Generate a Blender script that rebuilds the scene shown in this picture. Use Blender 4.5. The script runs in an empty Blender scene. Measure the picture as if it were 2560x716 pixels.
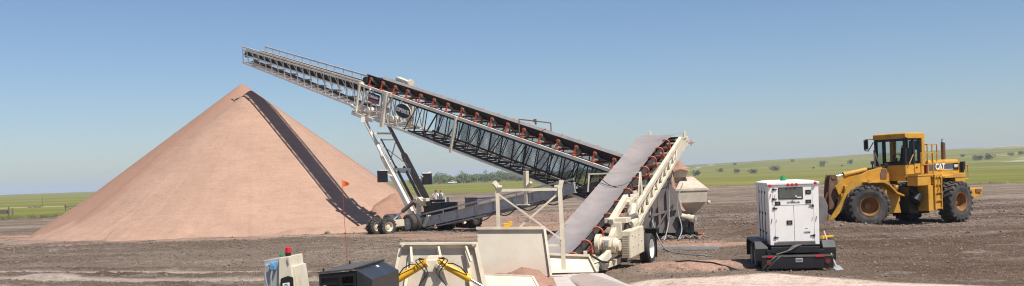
import bpy, bmesh, math, random
import numpy as np
from mathutils import Vector, Matrix, noise as mnoise
random.seed(7)
PI = math.pi
R = math.radians
scene = bpy.context.scene
COL = scene.collection
V = Vector

# ------------------------------------------------------------------ numpy noise
def _h(ix, iy, s):
    n = (ix.astype(np.int64)*374761393 + iy.astype(np.int64)*668265263 + s*982451653) & 0x7fffffff
    n = ((n ^ (n >> 13))*1274126177) & 0x7fffffff
    return ((n ^ (n >> 16)) & 0xffff)/65535.0
def vn(x, y, s=0):
    x = np.asarray(x, float); y = np.asarray(y, float)
    ix = np.floor(x); iy = np.floor(y); fx = x-ix; fy = y-iy
    fx = fx*fx*(3-2*fx); fy = fy*fy*(3-2*fy)
    a = _h(ix, iy, s); b = _h(ix+1, iy, s); c = _h(ix, iy+1, s); d = _h(ix+1, iy+1, s)
    return (a*(1-fx)+b*fx)*(1-fy)+(c*(1-fx)+d*fx)*fy
def fbm(x, y, s=0, o=4):
    t = 0; a = .5; f = 1.
    for i in range(o):
        t = t+a*vn(x*f+17.3*i, y*f-9.1*i, s+i); a *= .5; f *= 2.03
    return t/(1-.5**o)
def sstep(a, b, x):
    t = np.clip((x-a)/(b-a), 0, 1); return t*t*(3-2*t)

# ------------------------------------------------------------------ materials
MATS = {}
def nodes_of(name):
    m = bpy.data.materials.new(name); m.use_nodes = True
    nt = m.node_tree; b = nt.nodes['Principled BSDF']
    return m, nt, b
def nn(nt, typ, **kw):
    n = nt.nodes.new(typ)
    for k, v in kw.items():
        if k in n.inputs: n.inputs[k].default_value = v
        else: setattr(n, k, v)
    return n
def tex(nt, scale, detail=4, rough=.55, stretch=None, kind='Object'):
    tc = nt.nodes.new('ShaderNodeTexCoord')
    out = tc.outputs[kind]
    if stretch:
        mp = nt.nodes.new('ShaderNodeMapping'); mp.inputs['Scale'].default_value = stretch
        nt.links.new(out, mp.inputs['Vector']); out = mp.outputs['Vector']
    n = nn(nt, 'ShaderNodeTexNoise'); n.inputs['Scale'].default_value = scale
    n.inputs['Detail'].default_value = detail; n.inputs['Roughness'].default_value = rough
    nt.links.new(out, n.inputs['Vector'])
    return n.outputs['Fac']
def ramp(nt, fac, stops):
    r = nt.nodes.new('ShaderNodeValToRGB'); e = r.color_ramp.elements
    while len(e) < len(stops): e.new(.5)
    for k, (p, c) in enumerate(stops):
        e[k].position = p; e[k].color = (*c, 1) if len(c) == 3 else c
    nt.links.new(fac, r.inputs['Fac']); return r.outputs['Color']
def mixc(nt, fac, a, b):
    m = nt.nodes.new('ShaderNodeMix'); m.data_type = 'RGBA'
    for i, v in ((0, fac), (6, a), (7, b)):
        if hasattr(v, 'is_linked') or isinstance(v, bpy.types.NodeSocket): nt.links.new(v, m.inputs[i])
        elif i == 0: m.inputs[0].default_value = v
        else: m.inputs[i].default_value = (*v, 1)
    return m.outputs[2]
def mth(nt, op, a, b=0., clamp=False):
    m = nt.nodes.new('ShaderNodeMath'); m.operation = op; m.use_clamp = clamp
    for i, v in enumerate((a, b)):
        if isinstance(v, bpy.types.NodeSocket): nt.links.new(v, m.inputs[i])
        else: m.inputs[i].default_value = v
    return m.outputs[0]
def attr(nt, name):
    a = nt.nodes.new('ShaderNodeAttribute'); a.attribute_name = name; return a.outputs['Fac']
def bump(nt, b, h, strength=.3, dist=.02):
    n = nt.nodes.new('ShaderNodeBump'); n.inputs['Strength'].default_value = strength
    n.inputs['Distance'].default_value = dist
    nt.links.new(h, n.inputs['Height']); nt.links.new(n.outputs['Normal'], b.inputs['Normal'])
DUST = (.42, .29, .22)
def paint(name, col, rough=.5, metal=0., dust=.25, dcol=DUST, wear=.12, scale=2.2, foot=None):
    """painted steel: uneven colour, dust lying in patches and on upward faces, fine bump"""
    m, nt, b = nodes_of(name)
    n1 = tex(nt, scale, 6, .62)
    dark = tuple(c*(1-wear*2) for c in col); lite = tuple(min(1, c*(1+wear)) for c in col)
    c = ramp(nt, n1, [(.3, dark), (.5, col), (.72, lite)])
    n2 = tex(nt, scale*1.7, 8, .7, (1, 1, .5))
    geo = nt.nodes.new('ShaderNodeNewGeometry'); sep = nt.nodes.new('ShaderNodeSeparateXYZ')
    nt.links.new(geo.outputs['Normal'], sep.inputs[0])
    up = mth(nt, 'MULTIPLY_ADD', sep.outputs['Z'], .25); up.node.inputs[2].default_value = 0.
    f = mth(nt, 'ADD', mth(nt, 'MULTIPLY', mth(nt, 'SUBTRACT', n2, .42, True), 3.2), up, True)
    c = mixc(nt, mth(nt, 'MULTIPLY', f, dust*1.6, True), c, dcol)
    if foot:
        tc = nt.nodes.new('ShaderNodeTexCoord'); sq = nt.nodes.new('ShaderNodeSeparateXYZ'); nt.links.new(tc.outputs['Object'], sq.inputs[0])
        g_ = mth(nt, 'DIVIDE', mth(nt, 'SUBTRACT', foot[1], sq.outputs['Z']), foot[1]-foot[0], True)
        c = mixc(nt, mth(nt, 'MULTIPLY', mth(nt, 'ADD', g_, mth(nt, 'MULTIPLY', mth(nt, 'SUBTRACT', n2, .5), .9)), .75, True), c, (.45, .29, .22))
    nt.links.new(c, b.inputs['Base Color'])
    b.inputs['Roughness'].default_value = rough; b.inputs['Metallic'].default_value = metal
    rr = mth(nt, 'MULTIPLY_ADD', n2, .35); rr.node.inputs[2].default_value = rough-.15
    nt.links.new(rr, b.inputs['Roughness'])
    bump(nt, b, tex(nt, 30, 3), .08, .01)
    MATS[name] = m; return m
cream = paint('cream_paint', (.68, .61, .46), .5, dust=.22)
cream2 = paint('weathered_cream_paint', (.51, .455, .36), .55, dust=.3)
screm = paint('stacker_paint', (.82, .75, .62), .5, dust=.14)
wht = paint('white_enamel', (.82, .80, .755), .4, dust=.08, wear=.03)
yel = paint('machine_yellow', (.55, .275, .018), .55, dust=.24, wear=.16, dcol=(.30, .20, .11))
yelr = paint('dusty_rim_yellow', (.27, .115, .022), .6, dust=.25, wear=.2, dcol=(.24, .15, .08))
yel2 = paint('bright_yellow', (.72, .38, .01), .4, dust=.08)
red = paint('orange_red_paint', (.46, .075, .026), .5, dust=.18)
rubber = paint('dusty_rubber', (.032, .030, .029), .85, dust=.40, dcol=(.16, .13, .11))
rubber2 = paint('black_rubber', (.022, .022, .022), .75, dust=.16, dcol=(.14, .11, .10))
belt = paint('belt_rubber', (.235, .215, .205), .62, dust=.30, dcol=(.36, .28, .25), wear=.10, scale=1.3)
belt2 = paint('worn_belt', (.20, .19, .185), .6, dust=.22, dcol=(.32, .27, .24))
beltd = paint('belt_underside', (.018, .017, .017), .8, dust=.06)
galv = paint('grey_steel', (.42, .42, .41), .5, .1, dust=.25)
dgrey = paint('dark_grey_steel', (.115, .108, .10), .6, .2, dust=.2, dcol=(.25, .19, .15))
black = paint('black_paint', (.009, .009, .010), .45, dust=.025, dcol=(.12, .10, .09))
navy = paint('black_hood_paint', (.020, .021, .025), .34, dust=.10, dcol=(.16, .15, .15))
chrome = paint('chrome_rod', (.75, .75, .75), .2, 1., dust=.05)
rust = paint('rusty_steel', (.15, .07, .035), .75, .2, dust=.2)
brown = paint('clod_and_shade_brown', (.16, .125, .10), .6, .1, dust=.25)  # painted shade on the far leg, own colour on the dark clods
alu = paint('bright_alloy', (.62, .62, .60), .35, .6, dust=.12)
grime = paint('grimy_steel', (.17, .155, .145), .65, .15, dust=.45, dcol=(.30, .215, .175))
wood = paint('weathered_wood', (.14, .11, .085), .85, dust=.1)
handlew = paint('ash_wood', (.52, .36, .19), .6, dust=.1)
orange = paint('orange_plastic', (.75, .13, .015), .5, dust=.08)
whitep = paint('white_vehicle', (.8, .8, .8), .3, dust=.05)
def simple(name, col, rough=.5, metal=0., trans=0.):
    m, nt, b = nodes_of(name)
    n = tex(nt, 6, 3)
    c = ramp(nt, n, [(.3, tuple(x*.85 for x in col)), (.7, tuple(min(1, x*1.1) for x in col))])
    nt.links.new(c, b.inputs['Base Color']); b.inputs['Roughness'].default_value = rough
    b.inputs['Metallic'].default_value = metal
    if trans: b.inputs['Transmission Weight'].default_value = trans
    MATS[name] = m; return m
redl = simple('red_lens', (.62, .012, .02), .15)
grnl = simple('green_lens', (.03, .24, .08), .15)
skin = simple('skin_tone', (.50, .28, .19), .6)
denim = simple('blue_denim', (.10, .13, .20), .85)
shirtw = simple('white_cotton', (.74, .74, .74), .9)
shirtb = simple('pale_blue_cotton', (.50, .55, .62), .9)
hairb = simple('brown_hair', (.09, .05, .03), .7)
hairr = simple('rust_red_cap', (.32, .10, .05), .7)
plugb = simple('blue_plastic', (.13, .34, .58), .4)
cableg = simple('grey_cable', (.25, .26, .26), .5)
cableb = simple('black_cable', (.03, .03, .03), .5)
paper = simple('white_label', (.8, .8, .8), .6)
ink = simple('dark_ink', (.03, .03, .03), .6)
inkw = simple('white_letters', (.82, .82, .80), .5)
inkr = simple('red_band', (.45, .06, .05), .5)
bandg = simple('grey_decal', (.085, .085, .095), .45)
# glass: clear tinted pane
m, nt, b = nodes_of('tinted_glass')
b.inputs['Base Color'].default_value = (.03, .05, .055, 1); b.inputs['Roughness'].default_value = .04
tr = nt.nodes.new('ShaderNodeBsdfTransparent'); tr.inputs[0].default_value = (.80, .90, .90, 1)
mx = nt.nodes.new('ShaderNodeMixShader'); fr = nt.nodes.new('ShaderNodeFresnel'); fr.inputs[0].default_value = 1.5
nt.links.new(mth(nt, 'ADD', fr.outputs[0], .10, True), mx.inputs[0])
nt.links.new(tr.outputs[0], mx.inputs[1]); nt.links.new(b.outputs[0], mx.inputs[2])
nt.links.new(mx.outputs[0], nt.nodes['Material Output'].inputs[0]); glass = m
# expanded metal guard: diamond mesh
m, nt, b = nodes_of('guard_mesh')
b.inputs['Base Color'].default_value = (.018, .018, .019, 1); b.inputs['Roughness'].default_value = .6
tc = nt.nodes.new('ShaderNodeTexCoord'); sp = nt.nodes.new('ShaderNodeSeparateXYZ'); nt.links.new(tc.outputs['UV'], sp.inputs[0])
def stripes(a, bq, per):
    t = mth(nt, 'ADD', mth(nt, 'MULTIPLY', sp.outputs['X'], a), mth(nt, 'MULTIPLY', sp.outputs['Y'], bq))
    t = mth(nt, 'FRACT', mth(nt, 'DIVIDE', t, per)); return mth(nt, 'LESS_THAN', t, .26)
g = mth(nt, 'MAXIMUM', stripes(1, .5, .06), stripes(1, -.5, .06))
tr = nt.nodes.new('ShaderNodeBsdfTransparent'); mx = nt.nodes.new('ShaderNodeMixShader')
nt.links.new(g, mx.inputs[0]); nt.links.new(tr.outputs[0], mx.inputs[1]); nt.links.new(b.outputs[0], mx.inputs[2])
nt.links.new(mx.outputs[0], nt.nodes['Material Output'].inputs[0]); guard = m

def sand_mat(name, base=(.40, .258, .188)):
    m, nt, b = nodes_of(name)
    n1 = tex(nt, .35, 6, .6); n2 = tex(nt, 9, 5, .7); n3 = tex(nt, 60, 2, .6)
    c = ramp(nt, n1, [(.3, tuple(x*.90 for x in base)), (.55, base), (.75, tuple(x*1.10 for x in base))])
    c2 = ramp(nt, n2, [(.25, (.74, .70, .68)), (.5, (1, 1, 1)), (.8, (1.12, 1.14, 1.16))])
    mm = nt.nodes.new('ShaderNodeMix'); mm.data_type = 'RGBA'; mm.blend_type = 'MULTIPLY'; mm.inputs[0].default_value = .8
    nt.links.new(c, mm.inputs[6]); nt.links.new(c2, mm.inputs[7])
    n4 = tex(nt, 26, 3, .6); n5 = tex(nt, 1.6, 5, .65, (.5, .5, 5.0)); n6 = tex(nt, 2.2, 4, .7)
    ms = nt.nodes.new('ShaderNodeMix'); ms.data_type = 'RGBA'; ms.blend_type = 'MULTIPLY'; ms.inputs[0].default_value = .5
    nt.links.new(mm.outputs[2], ms.inputs[6]); nt.links.new(ramp(nt, mth(nt, 'ADD', mth(nt, 'MULTIPLY', n5, .65), mth(nt, 'MULTIPLY', n6, .35)), [(.34, (.80, .77, .75)), (.5, (1, 1, 1)), (.66, (1.13, 1.13, 1.13))]), ms.inputs[7]); mm = ms
    c3 = mixc(nt, mth(nt, 'MULTIPLY', mth(nt, 'GREATER_THAN', n4, .64), .45), mm.outputs[2], (.24, .13, .09))
    c3 = mixc(nt, mth(nt, 'MULTIPLY', attr(nt, 'shade_side'), .62), c3, (.30, .165, .115))  # darker tint paints the shade of the back cone's flank into the gravel
    nt.links.new(c3, b.inputs['Base Color']); b.inputs['Roughness'].default_value = .95
    b.inputs['Specular IOR Level'].default_value = .1
    bump(nt, b, mth(nt, 'ADD', n2, mth(nt, 'MULTIPLY', n3, .5)), .55, .06)
    MATS[name] = m; return m
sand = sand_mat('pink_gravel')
sandd = sand_mat('damp_pink_gravel', (.36, .212, .152))

# ------------------------------------------------------------------ mesh builder
def smoothmat(o): pass
def catmull(pp, k=6):
    out = []
    for i in range(len(pp)-1):
        P0, P1, P2, P3 = pp[max(0, i-1)], pp[i], pp[i+1], pp[min(len(pp)-1, i+2)]
        for t in np.linspace(0, 1, k, endpoint=False): out.append(.5*((2*P1)+(P2-P0)*t+(2*P0-5*P1+4*P2-P3)*t*t+(3*P1-P0-3*P2+P3)*t**3))
    return out+[pp[-1]]
class MB:
    def __init__(s): s.v = []; s.f = []; s.M = None
    def add(s, vs, fs):
        k = len(s.v)
        s.v += [tuple((s.M @ V(p)) if s.M else p) for p in vs]
        s.f += [tuple(i+k for i in f) for f in fs]; return s
    def frame(s, o, X, Y, Z, sx, sy, sz):
        o = V(o); X = V(X).normalized()*sx/2; Y = V(Y).normalized()*sy/2; Z = V(Z).normalized()*sz/2
        vs = [o+a*X+b*Y+c*Z for a in (-1, 1) for b in (-1, 1) for c in (-1, 1)]
        return s.add(vs, [(0, 1, 3, 2), (4, 6, 7, 5), (0, 4, 5, 1), (2, 3, 7, 6), (0, 2, 6, 4), (1, 5, 7, 3)])
    def box(s, c, size, rz=0):
        return s.frame(c, (math.cos(rz), math.sin(rz), 0), (-math.sin(rz), math.cos(rz), 0), (0, 0, 1), *size)
    def box2(s, a, b):
        return s.box([(p+q)/2 for p, q in zip(a, b)], [abs(q-p) for p, q in zip(a, b)])
    def bar(s, a, b, w, h=None, up=(0, 0, 1)):
        h = h or w; a = V(a); b = V(b); d = b-a
        if d.length < 1e-6: return s
        u = V(up)
        if abs(d.normalized().dot(u)) > .97: u = V((0, 1, 0))
        y = u.cross(d).normalized(); z = d.cross(y).normalized()
        return s.frame((a+b)/2, d, y, z, d.length, w, h)
    def tube(s, a, b, r, r2=None, n=10, cap=True):
        return s.lathe(a, b, [(0, r), (1, r2 if r2 is not None else r)], n, cap)
    def lathe(s, a, b, prof, n=16, cap=True):
        """profile: (t along a->b, radius)"""
        a = V(a); b = V(b); d = b-a; z = d.normalized()
        x = (V((1, 0, 0)) if abs(z.x) < .9 else V((0, 1, 0))); x = (x-z*x.dot(z)).normalized(); y = z.cross(x)
        vs = []; fs = []
        for t, r in prof:
            for k in range(n):
                q = 2*PI*k/n; vs.append(a+d*t+(x*math.cos(q)+y*math.sin(q))*r)
        for i in range(len(prof)-1):
            for k in range(n):
                fs.append((i*n+k, i*n+(k+1) % n, (i+1)*n+(k+1) % n, (i+1)*n+k))
        if cap:
            fs.append(tuple(range(n-1, -1, -1))); L = (len(prof)-1)*n; fs.append(tuple(range(L, L+n)))
        return s.add(vs, fs)
    def path(s, pts, r, n=6, k=0):
        pts = [V(p) for p in pts]
        if k: pts = catmull(pts, k)
        for i in range(len(pts)-1): s.tube(pts[i], pts[i+1], r, n=n)
        return s
    def prism(s, poly, o, X, Y, th):
        """2-D polygon in plane (X, Y) through o, extruded by th both ways along the normal"""
        o = V(o); X = V(X); Y = V(Y); N = X.cross(Y).normalized()*th/2; n = len(poly)
        A = [o+X*p+Y*q-N for p, q in poly]; B = [o+X*p+Y*q+N for p, q in poly]
        return s.add(A+B, [tuple(range(n-1, -1, -1)), tuple(range(n, 2*n))]+[(i, (i+1) % n, n+(i+1) % n, n+i) for i in range(n)])
    def hexa(s, bot, top):
        return s.add(list(bot)+list(top), [(3, 2, 1, 0), (4, 5, 6, 7)]+[(i, (i+1) % 4, 4+(i+1) % 4, 4+i) for i in range(4)])
    def sheet(s, a, b, c, d, th=.03):
        a, b, c, d = V(a), V(b), V(c), V(d); N = ((b-a).cross(d-a)).normalized()*th/2
        return s.hexa([a-N, b-N, c-N, d-N], [a+N, b+N, c+N, d+N])
    def mesh(s, name, mat):
        me = bpy.data.meshes.new(name); me.from_pydata([tuple(p) for p in s.v], [], s.f)
        me.materials.append(mat); me.validate(); return me
    def build(s, name, mat, parent=None, off=None, smooth=False, bevel=0, label=None):
        if off is not None: s.v = [tuple(V(p)-V(off)) for p in s.v]
        me = s.mesh(name, mat)
        if smooth:
            me.shade_smooth()
            try: me.set_sharp_from_angle(angle=R(38))
            except Exception: pass
        return link(name, me, parent, bevel, label)
def link(name, me, parent=None, bevel=0, label=None, mw=None):
    o = bpy.data.objects.new(name, me); COL.objects.link(o)
    if parent is not None: o.parent = parent
    if mw is not None: o.matrix_local = mw
    if bevel:
        bm_ = o.modifiers.new('bevel', 'BEVEL'); bm_.width = bevel; bm_.segments = 2; bm_.limit_method = 'ANGLE'
    if label: o['label'] = label
    return o
def thing(name, loc, label, cat, group=None, rz=0):
    o = bpy.data.objects.new(name, None); COL.objects.link(o); o.empty_display_size = .2
    o.location = loc; o.rotation_euler = (0, 0, rz); return tag(o, label, cat, group)
def tag(o, label=None, cat=None, group=None, kind=None):
    if label: o['label'] = label
    if cat: o['category'] = cat
    if group: o['group'] = group
    if kind: o['kind'] = kind
    return o
def lettering(s, size, o, X, Y, mat, parent, squash=1., ext=.004, name='lettering'):
    cu = bpy.data.curves.new('lettering', 'FONT'); cu.body = s; cu.size = size; cu.align_x = 'CENTER'; cu.align_y = 'CENTER'
    cu.extrude = ext; cu.offset = size*.025
    t = bpy.data.objects.new('tmp', cu); COL.objects.link(t)
    dg = bpy.context.evaluated_depsgraph_get(); dg.update()
    me = bpy.data.meshes.new_from_object(t.evaluated_get(dg)); bpy.data.objects.remove(t)
    X = V(X).normalized(); Y = V(Y).normalized(); N = X.cross(Y)
    Mx = Matrix(((X.x*squash, Y.x, N.x, o[0]), (X.y*squash, Y.y, N.y, o[1]), (X.z*squash, Y.z, N.z, o[2]), (0, 0, 0, 1)))
    me.transform(Mx); me.materials.clear(); me.materials.append(mat)
    return link(name, me, parent)
def grid_mesh(name, P, mat, attrs={}, close=False):
    """P: (rows, cols, 3)"""
    r, c = P.shape[:2]
    idx = np.arange(r*c).reshape(r, c)
    if close: idx = np.concatenate([idx, idx[:, :1]], 1)
    f = np.stack([idx[:-1, :-1], idx[:-1, 1:], idx[1:, 1:], idx[1:, :-1]], -1).reshape(-1, 4)
    me = bpy.data.meshes.new(name)
    me.vertices.add(r*c); me.vertices.foreach_set('co', P.reshape(-1).astype(np.float32))
    me.loops.add(f.size); me.loops.foreach_set('vertex_index', f.reshape(-1).astype(np.int32))
    me.polygons.add(len(f)); me.polygons.foreach_set('loop_start', np.arange(0, f.size, 4, dtype=np.int32))
    me.update(calc_edges=True); me.shade_smooth(); me.materials.append(mat)
    for k, a in attrs.items():
        at = me.attributes.new(k, 'FLOAT', 'POINT'); at.data.foreach_set('value', a.reshape(-1).astype(np.float32))
    return me

# ------------------------------------------------------------------ terrain
CR_AZ = np.radians([-180, -60, -30, -12, -3, 2, 6, 11, 15, 20.6, 28, 34, 60, 100, 180])
CR_Z = np.array([2, 3, 3, 3, 5, 8, 10, 13.5, 18, 21, 27, 28, 20, 8, 2.])
def ground_z(x, y):
    x = np.asarray(x, float); y = np.asarray(y, float)
    r = np.hypot(x, y); az = np.arctan2(x, y)
    cz = np.interp(az, CR_AZ, CR_Z)
    h = cz*sstep(380, 1900, r) - 1.5*sstep(1900, 6000, r)
    roll = (fbm(x/260., y/260., 3, 4)-.5)*2
    h = h+roll*(sstep(180, 700, r)*.9+sstep(700, 1700, r)*2.4)*np.clip(cz/12, .15, 1.3)
    return h
def yard_edge(az):
    a = np.degrees(az)
    base = np.interp(a, [-180, -60, -33, -28, -24.5, -22.5, -18, -8, -4.3, 11, 17, 24, 28, 40, 70, 180],
                    [70, 75, 104, 115, 120, 108, 135, 172, 174, 161, 150, 128, 118, 112, 80, 70])
    return base*(1+.05*(fbm(a/1.3, a*0+3, 31, 4)-.5)*2)+2.5*(fbm(a*2.2, a*0+9, 37, 3)-.5)*2
az1 = np.radians(np.concatenate([np.arange(-180, -36, 4), np.arange(-36, 36, .25), np.arange(36, 180, 4)]))
rr1 = np.concatenate([[.01], np.geomspace(4, 120, 26), np.geomspace(128, 9500, 150)])
A, Rr = np.meshgrid(az1, rr1); X = Rr*np.sin(A); Y = Rr*np.cos(A); Z = ground_z(X, Y)-.02
m, nt, b = nodes_of('prairie_grass')
n1 = tex(nt, .006, 6, .6, (1, 2.4, 1)); n2 = tex(nt, .05, 6, .65, (1, 1.6, 1)); n3 = tex(nt, 1.1, 5, .7)
c = ramp(nt, n1, [(.34, (.140, .148, .044)), (.5, (.188, .180, .058)), (.66, (.25, .212, .082))])
c2 = ramp(nt, n2, [(.3, (.80, .90, .75)), (.55, (1, 1, 1)), (.75, (1.28, 1.15, 1.25))])
c3 = ramp(nt, n3, [(.3, (.72, .75, .70)), (.6, (1.05, 1.05, 1.05))])
for cc, fa in ((c2, .85), (c3, .8)):
    mm = nt.nodes.new('ShaderNodeMix'); mm.data_type = 'RGBA'; mm.blend_type = 'MULTIPLY'; mm.inputs[0].default_value = fa
    nt.links.new(c, mm.inputs[6]); nt.links.new(cc, mm.inputs[7]); c = mm.outputs[2]
c = mixc(nt, attr(nt, 'bare'), c, (.40, .36, .30))
nt.links.new(c, b.inputs['Base Color']); b.inputs['Roughness'].default_value = 1; b.inputs['Specular IOR Level'].default_value = 0
bump(nt, b, n3, .5, .15)
azd = np.degrees(A)
bare = sstep(.50, .58, fbm(X/90, Y/40, 21, 4))*sstep(24.5, 26.5, azd)*(1-sstep(31, 34, azd))*sstep(1100, 1400, Rr)*(1-sstep(2300, 2600, Rr))
bare = np.maximum(bare, .7*sstep(.58, .66, fbm(X/50, Y/22, 25, 4))*sstep(26.6, 27.4, azd)*(1-sstep(33, 36, azd))*sstep(560, 640, Rr)*(1-sstep(900, 1000, Rr)))
trk = np.abs(azd-(10.9+1.3*(Rr-900)/900+.12*np.sin(Rr/90)))
bare = np.maximum(bare, .75*(1-sstep(.05, .16, trk))*sstep(800, 950, Rr)*(1-sstep(1500, 1800, Rr)))
trk = np.abs(Rr*np.cos(A)-205-12*np.sin(X/40))
bare = np.maximum(bare, .55*(1-sstep(2, 6, trk))*(azd < -20)*(azd > -40))
Z = Z-.7*(1-sstep(.90, .985, Rr/yard_edge(A)))
g = link('ground', grid_mesh('ground', np.stack([X, Y, Z], -1), m, {'bare': bare}, close=True)); tag(g, kind='structure')

# ------------------------------------------------------------------ dirt yard
def seg(x, y, cx, cy, rx, ry, rot=0):
    c, s = math.cos(rot), math.sin(rot); u = ((x-cx)*c+(y-cy)*s)/rx; v = (-(x-cx)*s+(y-cy)*c)/ry
    return u*u+v*v
def yard_fields(x, y):
    r = np.hypot(x, y)
    n = fbm(x*.55, y*.55, 41, 4)-.5
    nl = fbm(x*.10, y*.17, 45, 4)-.5
    nf = fbm(x*2.3, y*2.3, 49, 3)-.5
    h = .07*n*sstep(10, 40, r)+.22*nl+.04*nf
    # rutted haul track across the left foreground
    p = (x*3.3+y*9.6)/10.15+.14*(fbm(x*.15, y*.15, 53, 2)-.5)+.10*nf
    w = 1-sstep(-6.5, -2.5, x)
    bx = lambda a_, b_: sstep(a_-.12, a_+.12, p)*(1-sstep(b_-.12, b_+.12, p))
    lane = bx(24.75, 25.6)+bx(22.2, 23.4)+bx(19.9, 21.0)
    berm = np.exp(-((p-26.35)/.30)**2)*(.5+.7*(fbm(x*.35, y*.35, 57, 2)))+.9*bx(23.4, 24.75)+.9*bx(21.0, 22.2)
    h = h*(1-.9*np.clip(lane, 0, 1)*w)+w*(-.05*lane+.05*berm+.05*np.clip(berm, 0, 1)*nf*2)
    h = h+.35*np.exp(-seg(x, y, -14.2, 29.2, 1.5, .5, -.33))*(.7+n)
    # windrows left by the loader on the right
    q = (x*.25+y*.97)
    wr = (1-sstep(0, 1, seg(x, y, 17, 33, 16, 5)))
    h = h+wr*.10*np.sin(q*2.4+2*nl*6)*(n+.5)
    h = h+.38*np.exp(-seg(x, y, 11.3, 40.5, 3.2, 1.5, .1)**1.5)*(.8+n)
    # ramp of spilled gravel beside the unloader, and its berm
    ramp_ = (1-sstep(2.0, 7.5, x))*(1-sstep(21.2, 23.6, y+.12*x))*sstep(-30, 1.6, x)*.30
    bm_ = .22*np.exp(-seg(x, y, 4.5, 25.2, 1.9, .62, .05)**2)*(.75+1.0*n+.6*nf)
    h = h+ramp_*(.9+.3*n)+bm_
    flat = 1-sstep(.6, 1.3, seg(x, y, .5, 19.5, 3.0, 5.6))
    h = h*(1-flat)+flat*(-.08)
    pk = np.zeros_like(x)
    def blob(cx, cy, rx, ry, a, rot=0, soft=.45):
        nonlocal pk
        pk = np.maximum(pk, a*(1-sstep(1-soft, 1+soft, seg(x, y, cx, cy, rx, ry, rot)+1.5*n+.8*nf)))
    blob(4.6, 25.3, 2.2, 1.0, 1.0)
    blob(-17.2, 62.2, 13.6, 13.8, .9)
    blob(2.3, 50, 6, 7, .75, .2); blob(0.5, 60, 8, 8, .55); blob(-3.6, 43.5, 1.6, 1.0, .55)
    blob(6.6, 33.6, 2.6, .7, .85, .15); blob(5.3, 35, 2.4, 1.2, .6); blob(-6.4, 46, 5.0, .9, .55, -.5); blob(-12, 47.8, 6, .6, .5)
    blob(-36, 60, 9, 2.5, .45); blob(-2.5, 42, 1.4, .6, .5)
    road = (1-sstep(23.1, 23.7, y+1.15*(x-6.2)*(x > 6.2)+1.0*(6.2-x)*(x < 6.2)*.12+.9*n+.4*nf))*sstep(1.2, 2.0, x)
    pk = np.maximum(pk, road*.95)
    light = np.clip(lane*w*1.0+road*.35+.45*sstep(.54, .64, fbm(x*.07+y*.02, y*.42, 61, 4))*sstep(20, 60, r), 0, 1)
    dark = np.clip(.55*sstep(.52, .66, fbm(x*.06, y*.22, 67, 4))+w*np.clip(berm, 0, 1)*.7+.8*np.exp(-seg(x, y, 11.5, 40.6, 3.4, 1.6, .1))
                   +.75*np.exp(-seg(x, y, -22, 46.5, 3.5, .8, -.1)), 0, 1)*(1-pk)
    pale = sstep(.60, .66, fbm(x*1.6, y*1.6, 71, 3))*np.exp(-seg(x, y, -20.5, 43.5, 3.0, 1.2, -.2))
    pale = np.maximum(pale, .5*sstep(.71, .76, fbm(x*.9, y*1.9, 73, 3)))
    brown = sstep(4, 12, x)*(1-sstep(55, 95, r))*(.55+.9*(fbm(x*.09, y*.2, 79, 3)))*(1-pk)
    return h, pk, light, dark, pale, np.clip(brown, 0, 1), np.clip(road*(.75+.9*nl), 0, 1)
az2 = np.radians(np.concatenate([np.arange(-180, -36, 4), np.arange(-36, -33, .5), np.arange(-33, 33, .13), np.arange(33, 36, .5), np.arange(36, 180, 4)]))
tt = np.concatenate([[.002], np.linspace(.03, .1, 8), np.geomspace(.108, 1.0, 560), [1.012, 1.03]])
A, T = np.meshgrid(az2, tt); E_ = yard_edge(A); E0 = np.interp(np.degrees(A), [-180, -60, -33, -12, 12, 33, 60, 180], [70, 75, 108, 150, 150, 118, 85, 70]); bl_ = sstep(.55, .95, T); Rr = T*(E0*(1-bl_)+E_*bl_); X = Rr*np.sin(A); Y = Rr*np.cos(A)
h, pk, lt, dk, pl_, brw, rd_ = yard_fields(X, Y)
edge = sstep(.90, 1.0, T)
Z = ground_z(X, Y)+.06+h*(1-.6*edge)-.35*sstep(.985, 1.03, T)+.10*np.exp(-((T-.975)/.015)**2)
m, nt, b = nodes_of('dirt')
n1 = tex(nt, .5, 7, .65); n2 = tex(nt, 5, 6, .7); n3 = tex(nt, 24, 3, .65); n4 = tex(nt, .18, 5, .6, (.35, 1.6, 1))
c = ramp(nt, n1, [(.3, (.155, .116, .085)), (.5, (.21, .160, .120)), (.7, (.26, .203, .156))])
c = mixc(nt, mth(nt, 'MULTIPLY', attr(nt, 'brown'), .85), c, ramp(nt, n1, [(.3, (.088, .052, .035)), (.5, (.122, .075, .051)), (.7, (.165, .108, .078))]))
c = mixc(nt, mth(nt, 'MULTIPLY', attr(nt, 'dark'), .75), c, (.085, .055, .037))
c = mixc(nt, mth(nt, 'MULTIPLY', attr(nt, 'light'), .85), c, (.40, .325, .275))
sandc = ramp(nt, n4, [(.3, (.36, .205, .145)), (.55, (.43, .27, .20)), (.7, (.50, .34, .265))])
c = mixc(nt, mth(nt, 'MULTIPLY', attr(nt, 'pink'), .92), c, sandc)
c = mixc(nt, mth(nt, 'MULTIPLY', attr(nt, 'road'), .9), c, ramp(nt, n4, [(.3, (.66, .50, .41)), (.5, (.74, .59, .49)), (.7, (.79, .66, .56))]))
c = mixc(nt, mth(nt, 'MULTIPLY', attr(nt, 'pale'), .6), c, (.42, .37, .31))
c2 = ramp(nt, n2, [(.28, (.45, .42, .40)), (.5, (1, 1, 1)), (.72, (1.35, 1.35, 1.35))])
c3 = ramp(nt, n3, [(.3, (.5, .5, .5)), (.55, (1, 1, 1)), (.75, (1.6, 1.6, 1.6))])
c5 = ramp(nt, tex(nt, 1.3, 6, .72, (.6, 1.5, 1)), [(.30, (.62, .59, .57)), (.5, (1, 1, 1)), (.68, (1.22, 1.22, 1.22))])
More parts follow.
